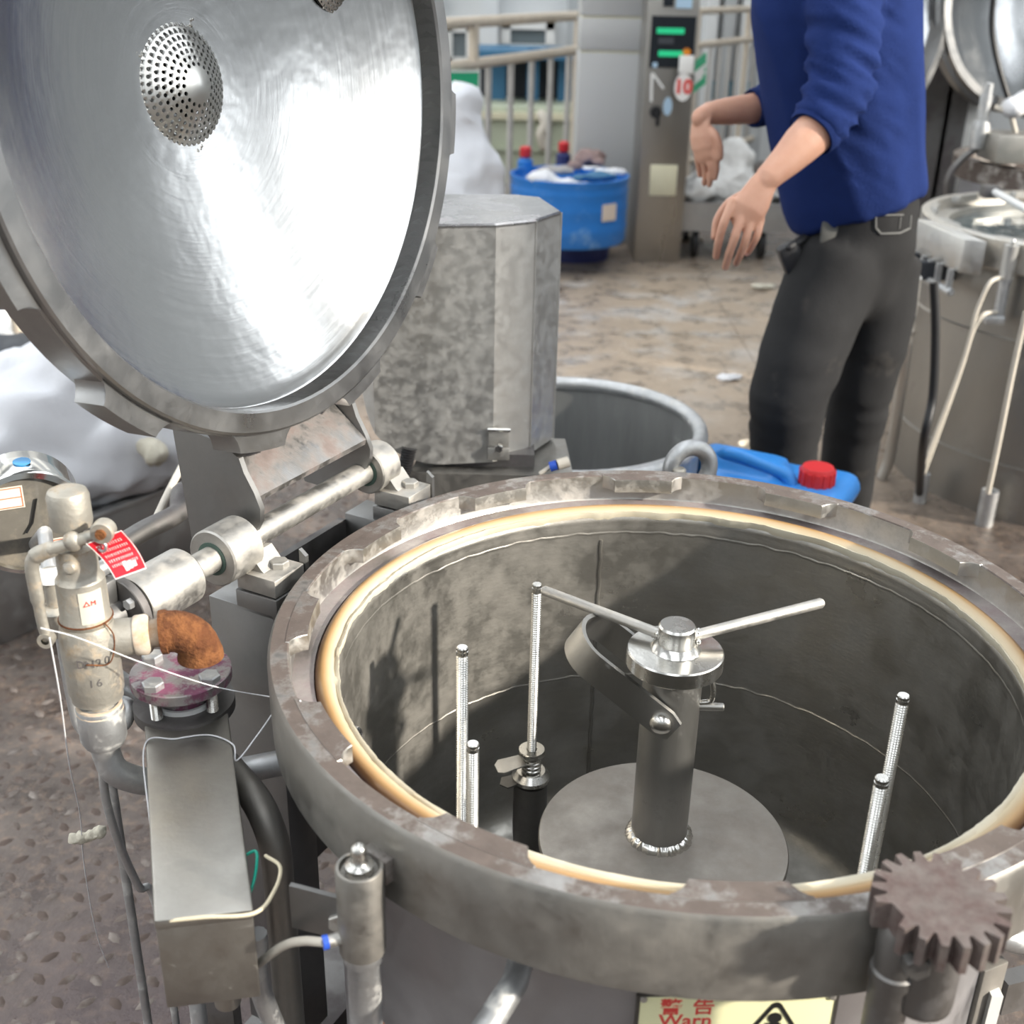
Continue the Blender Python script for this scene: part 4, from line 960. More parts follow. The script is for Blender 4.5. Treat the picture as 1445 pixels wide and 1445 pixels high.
# right edge: channel frame and pipe beside the vat
fr0 = thing('side_frame', tuple(Z(1420, 1440, .0)), 'grey channel bracket frame with pipe stub at the lower right corner', 'frame')
def U(x, y, dep): return D(x, y, dep)
ch = U(1392, 1350, 1.22); b = MB(); b.box(Vector((ch.x, ch.y, ch.z/2)), (.034, .03, ch.z), (Vector((.9, .43, 0)), Vector((-.43, .9, 0)), VZ), .002); build(b, 'channel_post', M['band'], fr0)
b = MB(); b.cyl(U(1392, 1315, 1.2), U(1520, 1350, 1.22), .0135, seg=20); build(b, 'pipe_stub', M['galv'], fr0)
b = MB(); q = U(1425, 1385, 1.3); b.box(q+Vector((.10, .02, 0)), (.25, .02, .045), (Vector((.95, .3, 0)), Vector((-.3, .95, 0)), VZ)); build(b, 'cross_bar', M['darksteel'], fr0)
b = MB(); q = U(1405, 1400, 1.22); b.box(Vector((q.x, q.y, q.z/2)), (.012, .012, q.z), None); build(b, 'pale_strip', M['whitepaint'], fr0)

# ------------------------------------------------------------------ motor cover behind the vat
mc = thing('motor_cover', tuple(W(660, 700, 2.0)*Vector((1, 1, 0)) if 0 else (W(660, 700, 2.0).x, 2.0, 0)), 'tall chamfered steel machine cover standing behind the vat lid', 'machine cover')
ztp = W(700, 318, 1.93).z
tpl = [Z(480, 305, ztp), Z(520, 318, ztp), Z(623, 319, ztp), Z(700, 318, ztp), Z(757, 312, ztp), Z(792, 300, ztp), Z(762, 280, ztp), Z(727, 276.5, ztp), Z(600, 276, ztp), Z(520, 280, ztp)]
zbt = W(690, 652, tpl[3].y).z
xl = W(510, 565, tpl[1].y).x; xr_ = W(625, 652, tpl[2].y).x; zl = W(510, 560, tpl[1].y).z
def zlow(x):
    if x >= xr_: return zbt
    f = min(1, (xr_-x)/(xr_-xl)); return zbt+(zl-zbt)*(1-math.sqrt(max(0, 1-f*f)))
loop = []
n = len(tpl)
for i in range(n):
    a, c = tpl[i], tpl[(i+1) % n]
    kk = 14 if (a-c).length > .06 else 1
    for k in range(kk): loop.append(a+(c-a)*(k/kk))
n = len(loop); b = MB()
ctr = sum(loop, Vector())/n
top = [Vector((p.x, p.y, ztp)) for p in loop]; top2 = [ctr+(p-ctr)*.985+VZ*.003 for p in top]
b.add([Vector((p.x, p.y, zlow(p.x))) for p in loop]+[p-VZ*.002 for p in top], [(i, (i+1) % n, n+(i+1) % n, n+i) for i in range(n)])
build(b, 'cover_shell', M['cover'], mc, ang=20)
b = MB(); b.add([p-VZ*.004 for p in top]+[p for p in top]+[p for p in top2], [(i, (i+1) % n, n+(i+1) % n, n+i) for i in range(n)]+[(n+i, n+(i+1) % n, 2*n+(i+1) % n, 2*n+i) for i in range(n)]+[tuple(range(2*n, 3*n))])
build(b, 'cover_top', M['wettop'], mc, ang=20)
b = MB()
for p in (tpl[4], tpl[5]): b.tube([Vector((p.x, p.y, zbt)), Vector((p.x, p.y, ztp))], .0022, 8)
o = build(b, 'corner_seam', M['cover'], mc); o['kind'] = 'stuff'
ht = W(704, 622, tpl[3].y-.006)
b = MB(); b.box(ht+VZ*.006, (.036, .006, .032), None, .001); b.box(ht+Vector((0, -.004, -.022)), (.038, .012, .022), None, .001); hin = build(b, 'hasp', M['shaft'], mc)
b = MB(); b.cyl(ht+Vector((-.02, -.004, .022)), ht+Vector((.02, -.004, .022)), .0035, seg=12); build(b, 'hasp_pin', M['cap'], hin)
b = MB(); b.hexn(ht+Vector((0, -.009, -.008)), (0, -1, 0), .008, .01); build(b, 'hasp_bolt', M['cap'], hin)
mby = tpl[3].y
b = MB(); pb_ = [W(580, 690, mby-.01), W(800, 690, mby-.01)]
zb2 = zbt-.012
b.hexa([Vector((pb_[0].x, mby-.03, .02)), Vector((pb_[1].x+.01, mby-.03, .02)), Vector((pb_[1].x+.0, mby+.14, .02)), Vector((pb_[0].x+.02, mby+.14, .02)), Vector((pb_[0].x, mby-.03, zb2)), Vector((pb_[1].x+.01, mby-.03, zb2)), Vector((pb_[1].x, mby+.14, zb2+.006)), Vector((pb_[0].x+.02, mby+.14, zb2+.006))])
build(b, 'motor_base', M['band'], mc)
b = MB(); b.box(Vector(((pb_[0].x+pb_[1].x)/2, mby+.05, (zb2+zbt)/2+.004)), (.16, .09, .03)); build(b, 'base_pad', M['darksteel'], mc)
b = MB(); pts = spline([W(578, 632, mby-.02), W(570, 668, mby-.025), W(562, 712, mby-.03), W(556, 790, mby-.05), W(550, 900, mby-.1)], 40); b.tube(pts, [.0135 if (i % 4) < 2 else .0110 for i in range(len(pts))], 14); build(b, 'corrugated_hose', M['black'], mc, ang=60)
b = MB(); q = W(786, 656, mby-.035); b.cyl(q, q+Vector((-.012, 0, -.004)), .009, seg=14); bf = build(b, 'blue_fitting', M['bluecap'], mc)
b = MB(); b.cyl(q+Vector((-.010, 0, -.003)), q+Vector((-.03, -.004, -.016)), .004, seg=10); b.cyl(q, q+Vector((.02, .006, .004)), .010, seg=12); build(b, 'fitting_tube', M['cream'], bf)

# second, deeper tank
t2c = Vector((.115, 2.47, 0)); t2 = thing('round_tank', tuple(t2c), 'open grey round tank with rolled rim, half hidden behind the machine cover', 'tank')
b = MB(); b.lathe(t2c, VZ, [(.300, .02), (.302, .595), (.296, .595), (.293, .22), (0, .20)], 96); build(b, 'tank_shell', metal('tank_inside', (.40, .405, .40), .5, .6, 5, (2.2, 2.2, .3), dirt=(.55, .55, .55), amt=.2, bump=.1, met=.6), t2)
b = MB(); b.tube([t2c+Vector((.302*math.cos(2*PI*k/96), .302*math.sin(2*PI*k/96), .602)) for k in range(97)], .017, 12); build(b, 'rolled_rim', M['galv'], t2)
rk = D(974, 660, 2.02)
b = MB(); b.tube(arc(rk, (.96, .25, 0), (0, .1, 1), .036, R(-30), R(230), 24), .0145, 14, True); tag(build(b, 'lifting_ring', M['galv'], None, loc=rk-VZ*.04), 'thick grey steel ring hook just behind the vat rim', 'ring')
b = MB(); q = D(958, 668, 2.0); b.cyl(Vector((q.x, q.y, 0)), Vector((q.x, q.y, q.z+.01)), .012, seg=16, bev=.003); tag(build(b, 'ring_stake', M['valve'], None, loc=Vector((q.x, q.y, 0))), 'short pale steel stake beside the ring hook', 'stake')
b = MB(); b.cyl(Vector((rk.x+.034, rk.y+.01, 0)), Vector((rk.x+.034, rk.y+.01, rk.z-.01)), .0145, seg=16); tag(build(b, 'ring_post', M['galv'], None, loc=Vector((rk.x+.034, rk.y+.01, 0))), 'grey post under the ring hook behind the vat', 'post')

# blue canister on the floor
jq = D(1082, 650, 2.60); jx = Vector((.88, -.47, 0)).normalized(); jy = Vector((.47, .88, 0)); jz = jq.z
jo = Vector((jq.x, jq.y, 0))+jx*.02
je = thing('jerrycan', tuple(jo), 'blue plastic canister with moulded handle and red screw cap behind the vat', 'canister')
def jp(u, v, z): return jo+jx*u*.86+jy*v*.9+VZ*z
b = MB()
b.box(jp(0, 0, (jz-.02)/2), (.31, .22, jz-.03), (jx, jy, VZ), .035)
b.box(jp(-.085, 0, jz-.035), (.20, .10, .085), (jx, jy, VZ), .022)
b.box(jp(.13, 0, jz-.055), (.13, .22, .07), (jx, jy, VZ), .03)
b = fuse(b, .009, 5); build(b, 'canister_body', M['bluejerry'], je, ang=80)
b = MB(); b.tube(spline([jp(-.15, -.02, jz-.01), jp(-.10, -.035, jz+.012), jp(0, -.04, jz+.0), jp(.045, -.04, jz-.012), jp(.07, -.045, jz-.05)], 8), .016, 12, True); build(b, 'moulded_handle', M['bluejerry'], je)
cpx = jp(.115, -.02, jz-.022)
b = MB(); b.lathe(cpx, VZ, [(0, -.02), (.032, -.02), (.032, .005)], 24); build(b, 'canister_neck', M['bluejerry'], je)
b = MB(); b.lathe(cpx, VZ, [(.034, .0), (.037, .002), (.037, .032), (.033, .040), (0, .041)], 28)
for k in range(14): a = 2*PI*k/14; b.box(cpx+Vector((.0375*math.cos(a), .0375*math.sin(a), .017)), (.004, .008, .030), (Vector((math.cos(a), math.sin(a), 0)), Vector((-math.sin(a), math.cos(a), 0)), VZ))
o = build(b, 'screw_cap', M['redcap'], je); o['label'] = 'ribbed red screw cap'
cq = Z(1055, 655, .12); cq.z = 0
b = MB(); b.lathe(cq, VZ, [(0, .002), (.028, .002), (.036, .19), (.034, .19), (.027, .006), (0, .006)], 28); tag(build(b, 'plastic_cup', M['cream'], None, loc=cq), 'cream plastic cup on the floor behind the blue canister', 'cup')

# ------------------------------------------------------------------ troughs and white sacks at the left
def trough(name, a, c, width, h, label, th=.012):
    """open sheet tray whose near top edge runs a -> c"""
    a, c = Vector((a.x, a.y, 0)), Vector((c.x, c.y, 0)); X = (c-a).normalized(); Y = Vector((-X.y, X.x, 0)); L_ = (c-a).length
    t = thing(name, tuple(a+X*L_/2+Y*width/2), label, 'trough')
    for nm, ce, sz in (('side_panel', (L_/2, 0), (L_, th)), ('side_panel', (L_/2, width), (L_, th)), ('end_panel', (0, width/2), (th, width)), ('end_panel', (L_, width/2), (th, width))):
        b = MB(); b.box(a+X*ce[0]+Y*ce[1]+VZ*h/2, (sz[0], sz[1], h), (X, Y, VZ), .002); build(b, nm, M['trough'], t)
    b = MB(); b.box(a+X*L_/2+Y*width/2+VZ*.03, (L_, width, .02), (X, Y, VZ)); build(b, 'tray_bottom', M['trough'], t)
    b = MB(); 
    b.box(a+X*L_/2-Y*.012+VZ*(h-.008), (L_, .035, .016), (X, Y, VZ), .004); build(b, 'rolled_edge', M['trough'], t)
    return t, a, X, Y
t1 = trough('steel_trough', Z(-60, 795, .25), Z(300, 655, .25), .45, .25, 'low grey steel trough heaped with white sacks at left behind the valve')
t2_ = trough('steel_trough', Z(-160, 590, .3), Z(46, 560, .3), .7, .3, 'taller grey trough of cotton scraps at the far left')
b = MB(); q = Z(30, 552, .3); b.cyl(Vector((q.x, q.y+.05, 0)), Vector((q.x, q.y+.05, 1.05)), .018, seg=12); tag(build(b, 'trough_pole', M['railpaint'], None, loc=Vector((q.x, q.y+.05, 0))), 'thin pale pole standing in the far left trough', 'pole')
def heap(name, balls, vox, amp, fr, mat, label, cat, base, group=None):
    b = MB()
    for c, r, s_ in balls: b.ball(c, r, 18, s_)
    b = fuse(b, vox, 5)
    b.v = [v+Vector((noise.noise(v*fr), noise.noise(v*fr+Vector((7, 1, 3))), noise.noise(v*fr+Vector((3, 9, 2)))))*amp+Vector((noise.noise(v*fr*2.1+Vector((2, 2, 2))), noise.noise(v*fr*2.6), 1-2.4*abs(noise.noise(v*fr*2.2+Vector((v.z*3, 0, 0))))))*amp*.42 for v in b.v]
    return tag(build(b, name, mat, None, 80, base), label, cat, group)
def PX(x, y, z): return Z(x, y, z)
h1 = [(Z(100, 640, .30), .20, (1.5, 1, .9)), (Z(190, 600, .42), .20, (1.3, 1, .9)), (Z(40, 690, .2), .16, (1.4, 1, .9))]
heap('white_sack', [(Z(110, 600, .42), .26, (1.25, .8, .9)), (Z(170, 580, .46), .20, (1.1, .8, 1.0)), (Z(95, 670, .25), .18, (1.6, .9, .7))], .022, .05, 5, M['whitebag'], 'big crumpled white sack slumped in the low left trough', 'sack', Z(110, 640, .1), 'white sacks in the left trough')
heap('white_sack', [(Z(225, 640, .30), .16, (1.3, .9, .8)), (Z(180, 665, .26), .13, (1.5, .9, .7))], .02, .045, 6, M['whitebag'], 'smaller white sack beside the hinge arm plate', 'sack', Z(225, 660, .1), 'white sacks in the left trough')
heap('white_sack', [(Z(30, 640, .30), .12, (1.3, .9, .8)), (Z(-20, 650, .30), .14, (1.3, .9, .8))], .02, .04, 6, M['whitebag'], 'white sack behind the pressure gauge at the left edge', 'sack', Z(20, 660, .1), 'white sacks in the left trough')
rnd = random.Random(11)
for k, (x, y, r, mat, lab) in enumerate(((60, 495, .12, 'fluff', 'white cotton lump behind the thin pole at far left'), (10, 480, .11, 'fluff', 'white cotton lump at the left edge under the lid'), (85, 515, .09, 'creamfluff', 'cream cotton lump touching the lid edge at far left'), (18, 530, .06, 'creamfluff', 'small cream scrap lowest in the far left trough'), (-20, 520, .12, 'darkrecess', 'dark rag in the far left trough'), (5, 440, .10, 'navy', 'dark blue bundle at the left edge of the photo'))):
    c = Z(x, y, .40)
    heap('cotton_lump' if mat != 'navy' and mat != 'darkrecess' else 'rag', [(c, r, (1.2, 1, .8)), (c+Vector((r*.6, r*.3, .02)), r*.7, (1, 1, .9)), (c+Vector((-r*.5, .2*r, -.03)), r*.7, (1, 1, 1))], .016, .03, 9, M[mat], lab, 'cotton' if mat not in ('navy', 'darkrecess') else 'rag', c)
heap('cream_scrap', [(Z(222, 640, .40), .035, (1, 1, 1)), (Z(210, 632, .41), .03, (1, 1, 1))], .008, .012, 22, M['creamfluff'], 'cream cotton scrap on the white sacks at left', 'cotton', Z(222, 640, .38))

# ------------------------------------------------------------------ the worker
PYY = 2.95
pr0 = W(1205, 300, PYY); man = thing('person', (pr0.x, PYY, 0), 'worker in blue fleece and charcoal trousers facing left with both hands lowered in front', 'person')
tk = lambda x, y, Y: W(x, y, Y)
NZ = noise.noise
# trousers
b = MB()
b.tube([tk(1210, 268, 2.96), tk(1212, 300, 2.96), tk(1209, 350, 2.955), tk(1203, 392, 2.955)], [.142, .145, .143, .120], 28, True, .95, (1, 0, 0))
lk = tk(1112, 562, 2.80)
la = Vector((lk.x+.075, 2.92, .07))
b.tube([tk(1186, 362, 2.91), tk(1150, 450, 2.86), tk(1125, 520, 2.815), lk, lk+Vector((.012, .03, -.12)), lk+Vector((.04, .075, -.27)), la+Vector((0, 0, .08)), la], [.112, .112, .104, .099, .090, .082, .083, .086], 28, False, 1, (1, 0, 0))
rk_ = tk(1216, 545, 2.99); ra = Vector((rk_.x+.03, 3.10, .07))
b.tube([tk(1238, 365, 3.0), tk(1234, 440, 3.0), tk(1226, 500, 2.99), rk_, rk_+Vector((.004, .03, -.13)), rk_+Vector((.018, .07, -.27)), ra+Vector((0, 0, .08)), ra], [.112, .104, .093, .086, .080, .076, .078, .080], 28, False, 1, (1, 0, 0))
b = fuse(b, .014, 6)
def trw(v, n):
    knee = max(0, 1-abs(v.z-.5)/.22)+max(0, 1-abs(v.z-.12)/.12)*1.2
    return v+n*(.004*NZ(Vector((v.x*7, v.y*7, v.z*13+v.x*5)))+(.007*knee)*NZ(Vector((v.x*6+v.z*9, v.y*8, v.z*30))))
b.v = [trw(v, n) for v, n in zip(b.v, b.n)]
trm = build(b, 'trousers', M['trouser'], man, 80)
from mathutils.bvhtree import BVHTree
tbv = BVHTree.FromPolygons(b.v, b.f)
def on_surf(bvh, x, y, lift=.002):
    d = ray(x, y).normalized(); h = bvh.ray_cast(CP, d)
    return (h[0]-d*lift) if h[0] is not None else None
def stitch(pts, r, name, par):
    ps = []
    for (x0, y0), (x1, y1) in zip(pts, pts[1:]):
        for k in range(6):
            p = on_surf(tbv, x0+(x1-x0)*k/6, y0+(y1-y0)*k/6)
            if p is not None: ps.append(p)
    if len(ps) > 2: m = MB(); m.tube(ps, r, 6); return build(m, name, M['stitch'], par)
stitch([(1236, 300), (1236, 322), (1243, 330), (1270, 329), (1284, 322), (1286, 300)], .0022, 'pocket_stitching', trm)
stitch([(1239, 304), (1282, 303)], .0018, 'pocket_stitching', trm)
stitch([(1271, 306), (1269, 326)], .0016, 'pocket_stitching', trm)
p = on_surf(tbv, 1170, 328, .006)
if p: m = MB(); m.box(p, (.040, .012, .055), None, .004); o = build(m, 'belt_tab', matte('grey_webbing', (.10, .10, .095), .8, .8, 30), trm)
p = tk(1112, 366, 2.87); m = MB(); m.box(p+Vector((.012, .02, 0)), (.055, .05, .075), (Vector((.9, 0, .43)), Vector((0, 1, 0)), Vector((-.43, 0, .9))), .012); m.tube([p+Vector((.0, 0, .03)), p+Vector((.06, .03, .06)), p+Vector((.13, .06, .05))], .010, 8, True)
o = build(m, 'black_pouch', M['black'], man); o['label'] = 'small black pouch at the front of the waist'
# fleece
b = MB()
rows = [(1213, 296, .142), (1207, 270, .150), (1202, 235, .153), (1197, 190, .158), (1190, 130, .163), (1183, 60, .168), (1178, 0, .168), (1176, -45, .158), (1174, -70, .125), (1170, -85, .085)]
b.tube([tk(x, y, PYY) for x, y, r in rows], [r*1.14 for x, y, r in rows], 36, False, .82, (1, 0, 0))
sh_l = [(1192, -52, 2.85, .088), (1192, 0, 2.80, .083), (1190, 60, 2.75, .077), (1187, 115, 2.72, .073), (1174, 148, 2.69, .069), (1158, 175, 2.665, .061), (1147, 187, 2.65, .056)]
b.tube([tk(x, y, Y) for x, y, Y, r in sh_l], [r for *_, r in sh_l], 28)
sh_r = [(1150, -50, 3.05, .085), (1130, 20, 3.10, .078), (1122, 90, 3.13, .070), (1112, 130, 3.12, .062), (1090, 146, 3.09, .050), (1064, 153, 3.06, .045)]
b.tube([tk(x, y, Y) for x, y, Y, r in sh_r], [r for *_, r in sh_r], 24)
b = fuse(b, .010, 5)
el = tk(1187, 115, 2.72)
def shw(v, n):
    arm = max(0, min(1, (2.84-v.y)/.06)); arm = arm if abs(v.x-el.x) < .25 else 0
    low = max(0, min(1, 1-(v-el).length/.32))
    fold = NZ(Vector((v.x*5, v.y*6, v.z*30+v.x*16)))
    tor = NZ(Vector((v.x*13+v.z*5.5, v.y*9, v.z*3.2)))
    hem = max(0, 1-abs(v.z-.93)/.07)
    rg = 1-3.2*abs(fold); rt = 1-3.0*abs(NZ(Vector((v.x*9+v.z*4.5, v.y*7, v.z*2.6+v.x*3))))
    return v+n*(arm*(.003+.008*low)*rg+(1-arm)*(.009*tor+.007*rt)+.004*hem*NZ(Vector((v.x*8, v.y*8, v.z*40))))
b.v = [shw(v, n) for v, n in zip(b.v, b.n)]
shirt = build(b, 'fleece_top', M['shirt'], man, 80); shirt['label'] = 'blue long-sleeved fleece top'
def ringcuff(pa_, pb_, r, ell=1.0):
    m = MB(); d = (pb_-pa_).normalized(); X, Y, Zv = frame(d)
    m.lathe(pb_, d, [(r*.80, -.004), (r*.98, .004), (r*1.03, -.004), (r*1.05, -.022), (r*.98, -.030)], 28); return build(m, 'sleeve_cuff', M['shirt'], shirt, 70)
ringcuff(tk(1158, 175, 2.665), tk(1146, 188, 2.65), .056); ringcuff(tk(1090, 146, 3.09), tk(1063, 153, 3.06), .046)
# body: arms with hands, neck and head as one skin surface each side joined through the chest
bd_ = MB()
fa = [(1186, 115, 2.72, .050), (1165, 163, 2.68, .047), (1148, 188, 2.652, .0465), (1130, 205, 2.635, .0435), (1110, 226, 2.615, .0365), (1093, 242, 2.598, .0310), (1083, 252, 2.588, .0285), (1077, 260, 2.581, .022), (1071, 270, 2.575, .013)]
hside = (tk(1079, 314, 2.56)-tk(1029, 288, 2.555)).normalized()
bd_.tube([tk(x, y, Y) for x, y, Y, r in fa], [r for *_, r in fa], 24, True, .92, hside)
pl = [(1087, 247, 2.59, .0265), (1076, 262, 2.578, .031), (1066, 280, 2.57, .037), (1057, 295, 2.562, .0395), (1053, 303, 2.56, .036)]
bd_.tube([tk(x, y, Y) for x, y, Y, r in pl], [r for *_, r in pl], 24, True, .46, hside)
def finger(m, pts, r0, r1, knob=1.06):
    P_ = [tk(*p) for p in pts]; Q = spline(P_, 4); n = len(Q)
    rad = []
    for i in range(n):
        t = i/(n-1); r = r0+(r1-r0)*t
        if i in (4, 8): r *= knob
        rad.append(r)
    m.tube(Q, rad, 14, True)
    return P_
lf = [[(1034, 284, 2.562), (1021, 316, 2.545), (1014, 342, 2.550), (1010.5, 362, 2.566)],
      [(1049, 294, 2.560), (1037.5, 333, 2.538), (1029, 358, 2.546), (1023.5, 377, 2.566)],
      [(1062, 302, 2.561), (1053, 336, 2.543), (1045, 358, 2.554), (1039, 371, 2.574)],
      [(1074, 310, 2.565), (1068, 333, 2.552), (1061, 347, 2.562), (1055, 357, 2.578)]]
tips = [finger(bd_, f, r0, r1) for f, r0, r1 in zip(lf, (.0104, .0106, .0100, .0090), (.0082, .0084, .0079, .0070))]
finger(bd_, [(1062, 270, 2.585), (1030, 287, 2.60), (1013, 310, 2.605), (1008, 334, 2.60)], .0135, .0085)
left = fuse(bd_, .0029, 4)
# right arm
bd_ = MB()
fa = [(1118, 128, 3.12, .045), (1085, 148, 3.085, .0385), (1055, 154, 3.055, .036), (1025, 157, 3.03, .0325), (1000, 160, 3.01, .027), (990, 166, 3.0, .0255)]
hs2 = Vector((.55, -.83, 0)).normalized()
bd_.tube([tk(x, y, Y) for x, y, Y, r in fa], [r for *_, r in fa], 22, True, .95, (0, 0, 1))
pl = [(994, 163, 3.003, .026), (989, 176, 2.998, .031), (989, 192, 2.995, .0365), (992, 207, 2.992, .0385), (994, 214, 2.99, .034)]
bd_.tube([tk(x, y, Y) for x, y, Y, r in pl], [r for *_, r in pl], 22, True, .45, hs2)
for pts in ([(1004, 204, 2.972), (1010, 222, 2.966), (1011, 238, 2.972), (1009, 251, 2.98)], [(999, 209, 2.985), (1003, 231, 2.976), (1003, 248, 2.984), (1001, 261, 2.994)],
            [(990, 211, 3.002), (994, 233, 2.996), (995, 248, 3.004), (994, 259, 3.014)], [(982, 208, 3.02), (985, 226, 3.016), (987, 238, 3.022), (988, 247, 3.03)]):
    finger(bd_, pts, .0094, .0074)
finger(bd_, [(997, 180, 2.985), (1009, 192, 2.965), (1015, 208, 2.958), (1016, 222, 2.96)], .0125, .0085)
right = fuse(bd_, .0032, 4)
# torso core, neck and head (head is above the frame)
hd = MB(); nb_ = tk(1170, -70, PYY); hc = nb_+Vector((-.055, -.01, .20))
hd.tube([tk(1186, 115, 2.72), tk(1192, 0, 2.80), tk(1185, -45, 2.88), nb_+Vector((0, 0, -.06)), tk(1150, -45, 3.05), tk(1130, 20, 3.10), tk(1118, 128, 3.12)], [.042, .05, .055, .07, .055, .05, .042], 20, True)
hd.tube([nb_+Vector((0, 0, -.1)), nb_+Vector((0, 0, .02)), nb_+Vector((-.02, 0, .12))], [.075, .060, .058], 20, True)
hd.ball(hc+Vector((.01, 0, .035)), .098, 24, (1.0, .78, 1.02)); hd.ball(hc+Vector((-.03, 0, -.04)), .075, 20, (.95, .78, 1.0)); hd.ball(hc+Vector((-.062, 0, -.078)), .033, 14, (1, 1.1, .8))
hd.tube([hc+Vector((-.083, 0, .02)), hc+Vector((-.108, 0, -.022)), hc+Vector((-.09, 0, -.032))], [.011, .016, .012], 12, True)
hd.tube([hc+Vector((-.088, -.024, -.056)), hc+Vector((-.096, 0, -.055)), hc+Vector((-.088, .024, -.056))], [.006, .0095, .006], 10, True)
for sg in (-1, 1):
    hd.ball(hc+Vector((.015, sg*.079, 0)), .028, 14, (.8, .35, 1.15)); hd.ball(hc+Vector((-.082, sg*.03, .033)), .014, 10, (1, 1.5, .6))
head = fuse(hd, .006, 5)
allb = MB(); 
for part in (left, right, head): allb.add(part.v, part.f)
body = build(allb, 'body', M['skin'], man, 80)
for sg in (-1, 1):
    m = MB(); m.ball(hc+Vector((-.084, sg*.031, .012)), .011, 12); e_ = build(m, 'eye', M['whitepaint'], man)
    m = MB(); m.ball(hc+Vector((-.0925, sg*.031, .012)), .005, 10, (.6, 1, 1)); build(m, 'iris', M['blackink'], e_)
m = MB(); m.ball(hc+Vector((.022, 0, .052)), .104, 24, (1.0, .80, 1.0)); b = fuse(m, .008, 2); b2 = MB()
keep = [i for i, v in enumerate(b.v) if not (v.x < hc.x-.045 and v.z < hc.z+.075) and v.z > hc.z-.03]; mp_ = {o: i for i, o in enumerate(keep)}
b2.v = [b.v[i]+Vector((NZ(b.v[i]*60), NZ(b.v[i]*60+Vector((4, 4, 4))), NZ(b.v[i]*60+Vector((8, 8, 1)))))*.004 for i in keep]; b2.f = [tuple(mp_[i] for i in f) for f in b.f if all(i in mp_ for i in f)]
build(b2, 'hair', M['hair'], man, 80)
for P_ in tips:
    d = (P_[3]-P_[2]).normalized(); nrm = (CP-P_[3]).normalized(); nrm = (nrm-d*nrm.dot(d)).normalized(); sd = d.cross(nrm)
    m = MB(); vs = []; c = P_[3]-d*.002+nrm*.0068
    ring_ = [c+sd*(.0046*math.cos(t))+d*(.0062*math.sin(t))-nrm*(.0014*math.cos(t)**2) for t in [2*PI*k/12 for k in range(12)]]
    m.add(ring_+[c+nrm*.0006], [(k, (k+1) % 12, 12) for k in range(12)]); build(m, 'fingernail', M['nail'], man, 80)
for an, Yd in ((la, 0), (ra, 0)):
    m = MB(); m.tube([Vector((an.x+.06, an.y, .05)), Vector((an.x, an.y, .055)), Vector((an.x-.09, an.y-.01, .045)), Vector((an.x-.165, an.y-.015, .036))], [.042, .047, .044, .032], 18, True)
    f_ = fuse(m, .008, 3); f_.v = [Vector((v.x, v.y, max(v.z, .001))) for v in f_.v]; build(f_, 'shoe', M['black'], man, 60)

# ------------------------------------------------------------------ neighbouring vat on the right
nc = Vector((1.89, 3.77, 0)); NR = .585
nv = thing('dyeing_vat', tuple(nc), 'second round steel dyeing vat filled with water, standing beyond the worker at right', 'vat')
b = MB(); b.lathe(nc, VZ, [(NR-.02, 0), (NR-.02, .17), (NR-.014, .172), (NR-.014, .178), (NR-.022, .18), (NR-.022, .56), (NR-.016, .563), (NR-.022, .567), (NR-.022, .755)], 96); build(b, 'outer_shell', metal('neighbour_shell', (.36, .345, .32), .42, .82, 3, (1, 1, .4), dirt=(.25, .21, .18), amt=.2), nv)
b = MB(); b.lathe(nc, VZ, [(NR-.022, .755), (NR-.004, .757), (NR, .762), (NR, .846), (NR-.004, .85), (NR-.03, .85), (NR-.031, .815), (NR-.075, .812), (NR-.09, .818), (NR-.09, .4)], 128); build(b, 'rim_ring', metal('pale_ring', (.62, .60, .56), .40, .85, 8, dirt=(.52, .47, .40), amt=.3), nv)
b = tooth_mb(nc, VZ, .83, .8505, NR-.030, NR-.050, R(5.7), R(1.5), 0); nt_ = build(b, 'locking_tooth', M['tooth'], nv)
for k in range(1, 12): share(nt_, nv, rotabout(nc, VZ, R(30*k+6)))
def water():
    m, nt, p = newmat('vat_water'); p.inputs['Base Color'].default_value = (.16, .20, .21, 1); p.inputs['Roughness'].default_value = .06; p.inputs['Specular IOR Level'].default_value = .9; p.inputs['Metallic'].default_value = .35
    bumpn(nt, noisen(nt, coords(nt), 7, 3), p, .25, .02); return m
b = MB(); b.lathe(nc, VZ, [(0, .795), (NR-.09, .795)], 64); build(b, 'water_surface', water(), nv)
a_, c_ = Z(1398, 268, .87), Z(1480, 312, .87); b = MB(); b.cyl(a_, c_, .012, seg=14); tag(build(b, 'stirring_rod', M['washer'], None, loc=a_), 'pale rod lying across the rim of the water-filled vat', 'rod')
b = MB(); q = Z(1396, 270, .868); b.box(q, (.05, .06, .04), None, .004); build(b, 'rim_block', M['darksteel'], nv)
# its junction box
A = [W(1290, 310, 3.34), W(1360, 336, 3.07), W(1393, 342, 3.12), W(1322, 312, 3.40)]
zt_ = .845; low_ = [W(1287, 362, 3.34).z]
P4 = [Vector((p.x, p.y, zt_)) for p in (Z(1290, 308, zt_), Z(1361, 337, zt_), Z(1393, 341, zt_), Z(1324, 311, zt_))]
zb_ = W(1354, 385, P4[1].y).z
jb2 = thing('junction_box', (P4[0].x, P4[0].y, 0), 'steel junction box on the side of the water-filled vat, open underneath', 'box')
m = skew([Vector((p.x, p.y, zb_)) for p in P4], P4, .004); build(m, 'box_body', M['cover'], jb2)
m = MB(); e1, e2 = Vector((P4[0].x, P4[0].y, zb_-.06)), Vector((P4[1].x-.01, P4[1].y-.0, zb_-.06)); m.cyl(e1-(e2-e1)*.05, e2, .012, seg=14, bev=.003); build(m, 'bottom_rail', M['galv'], jb2)
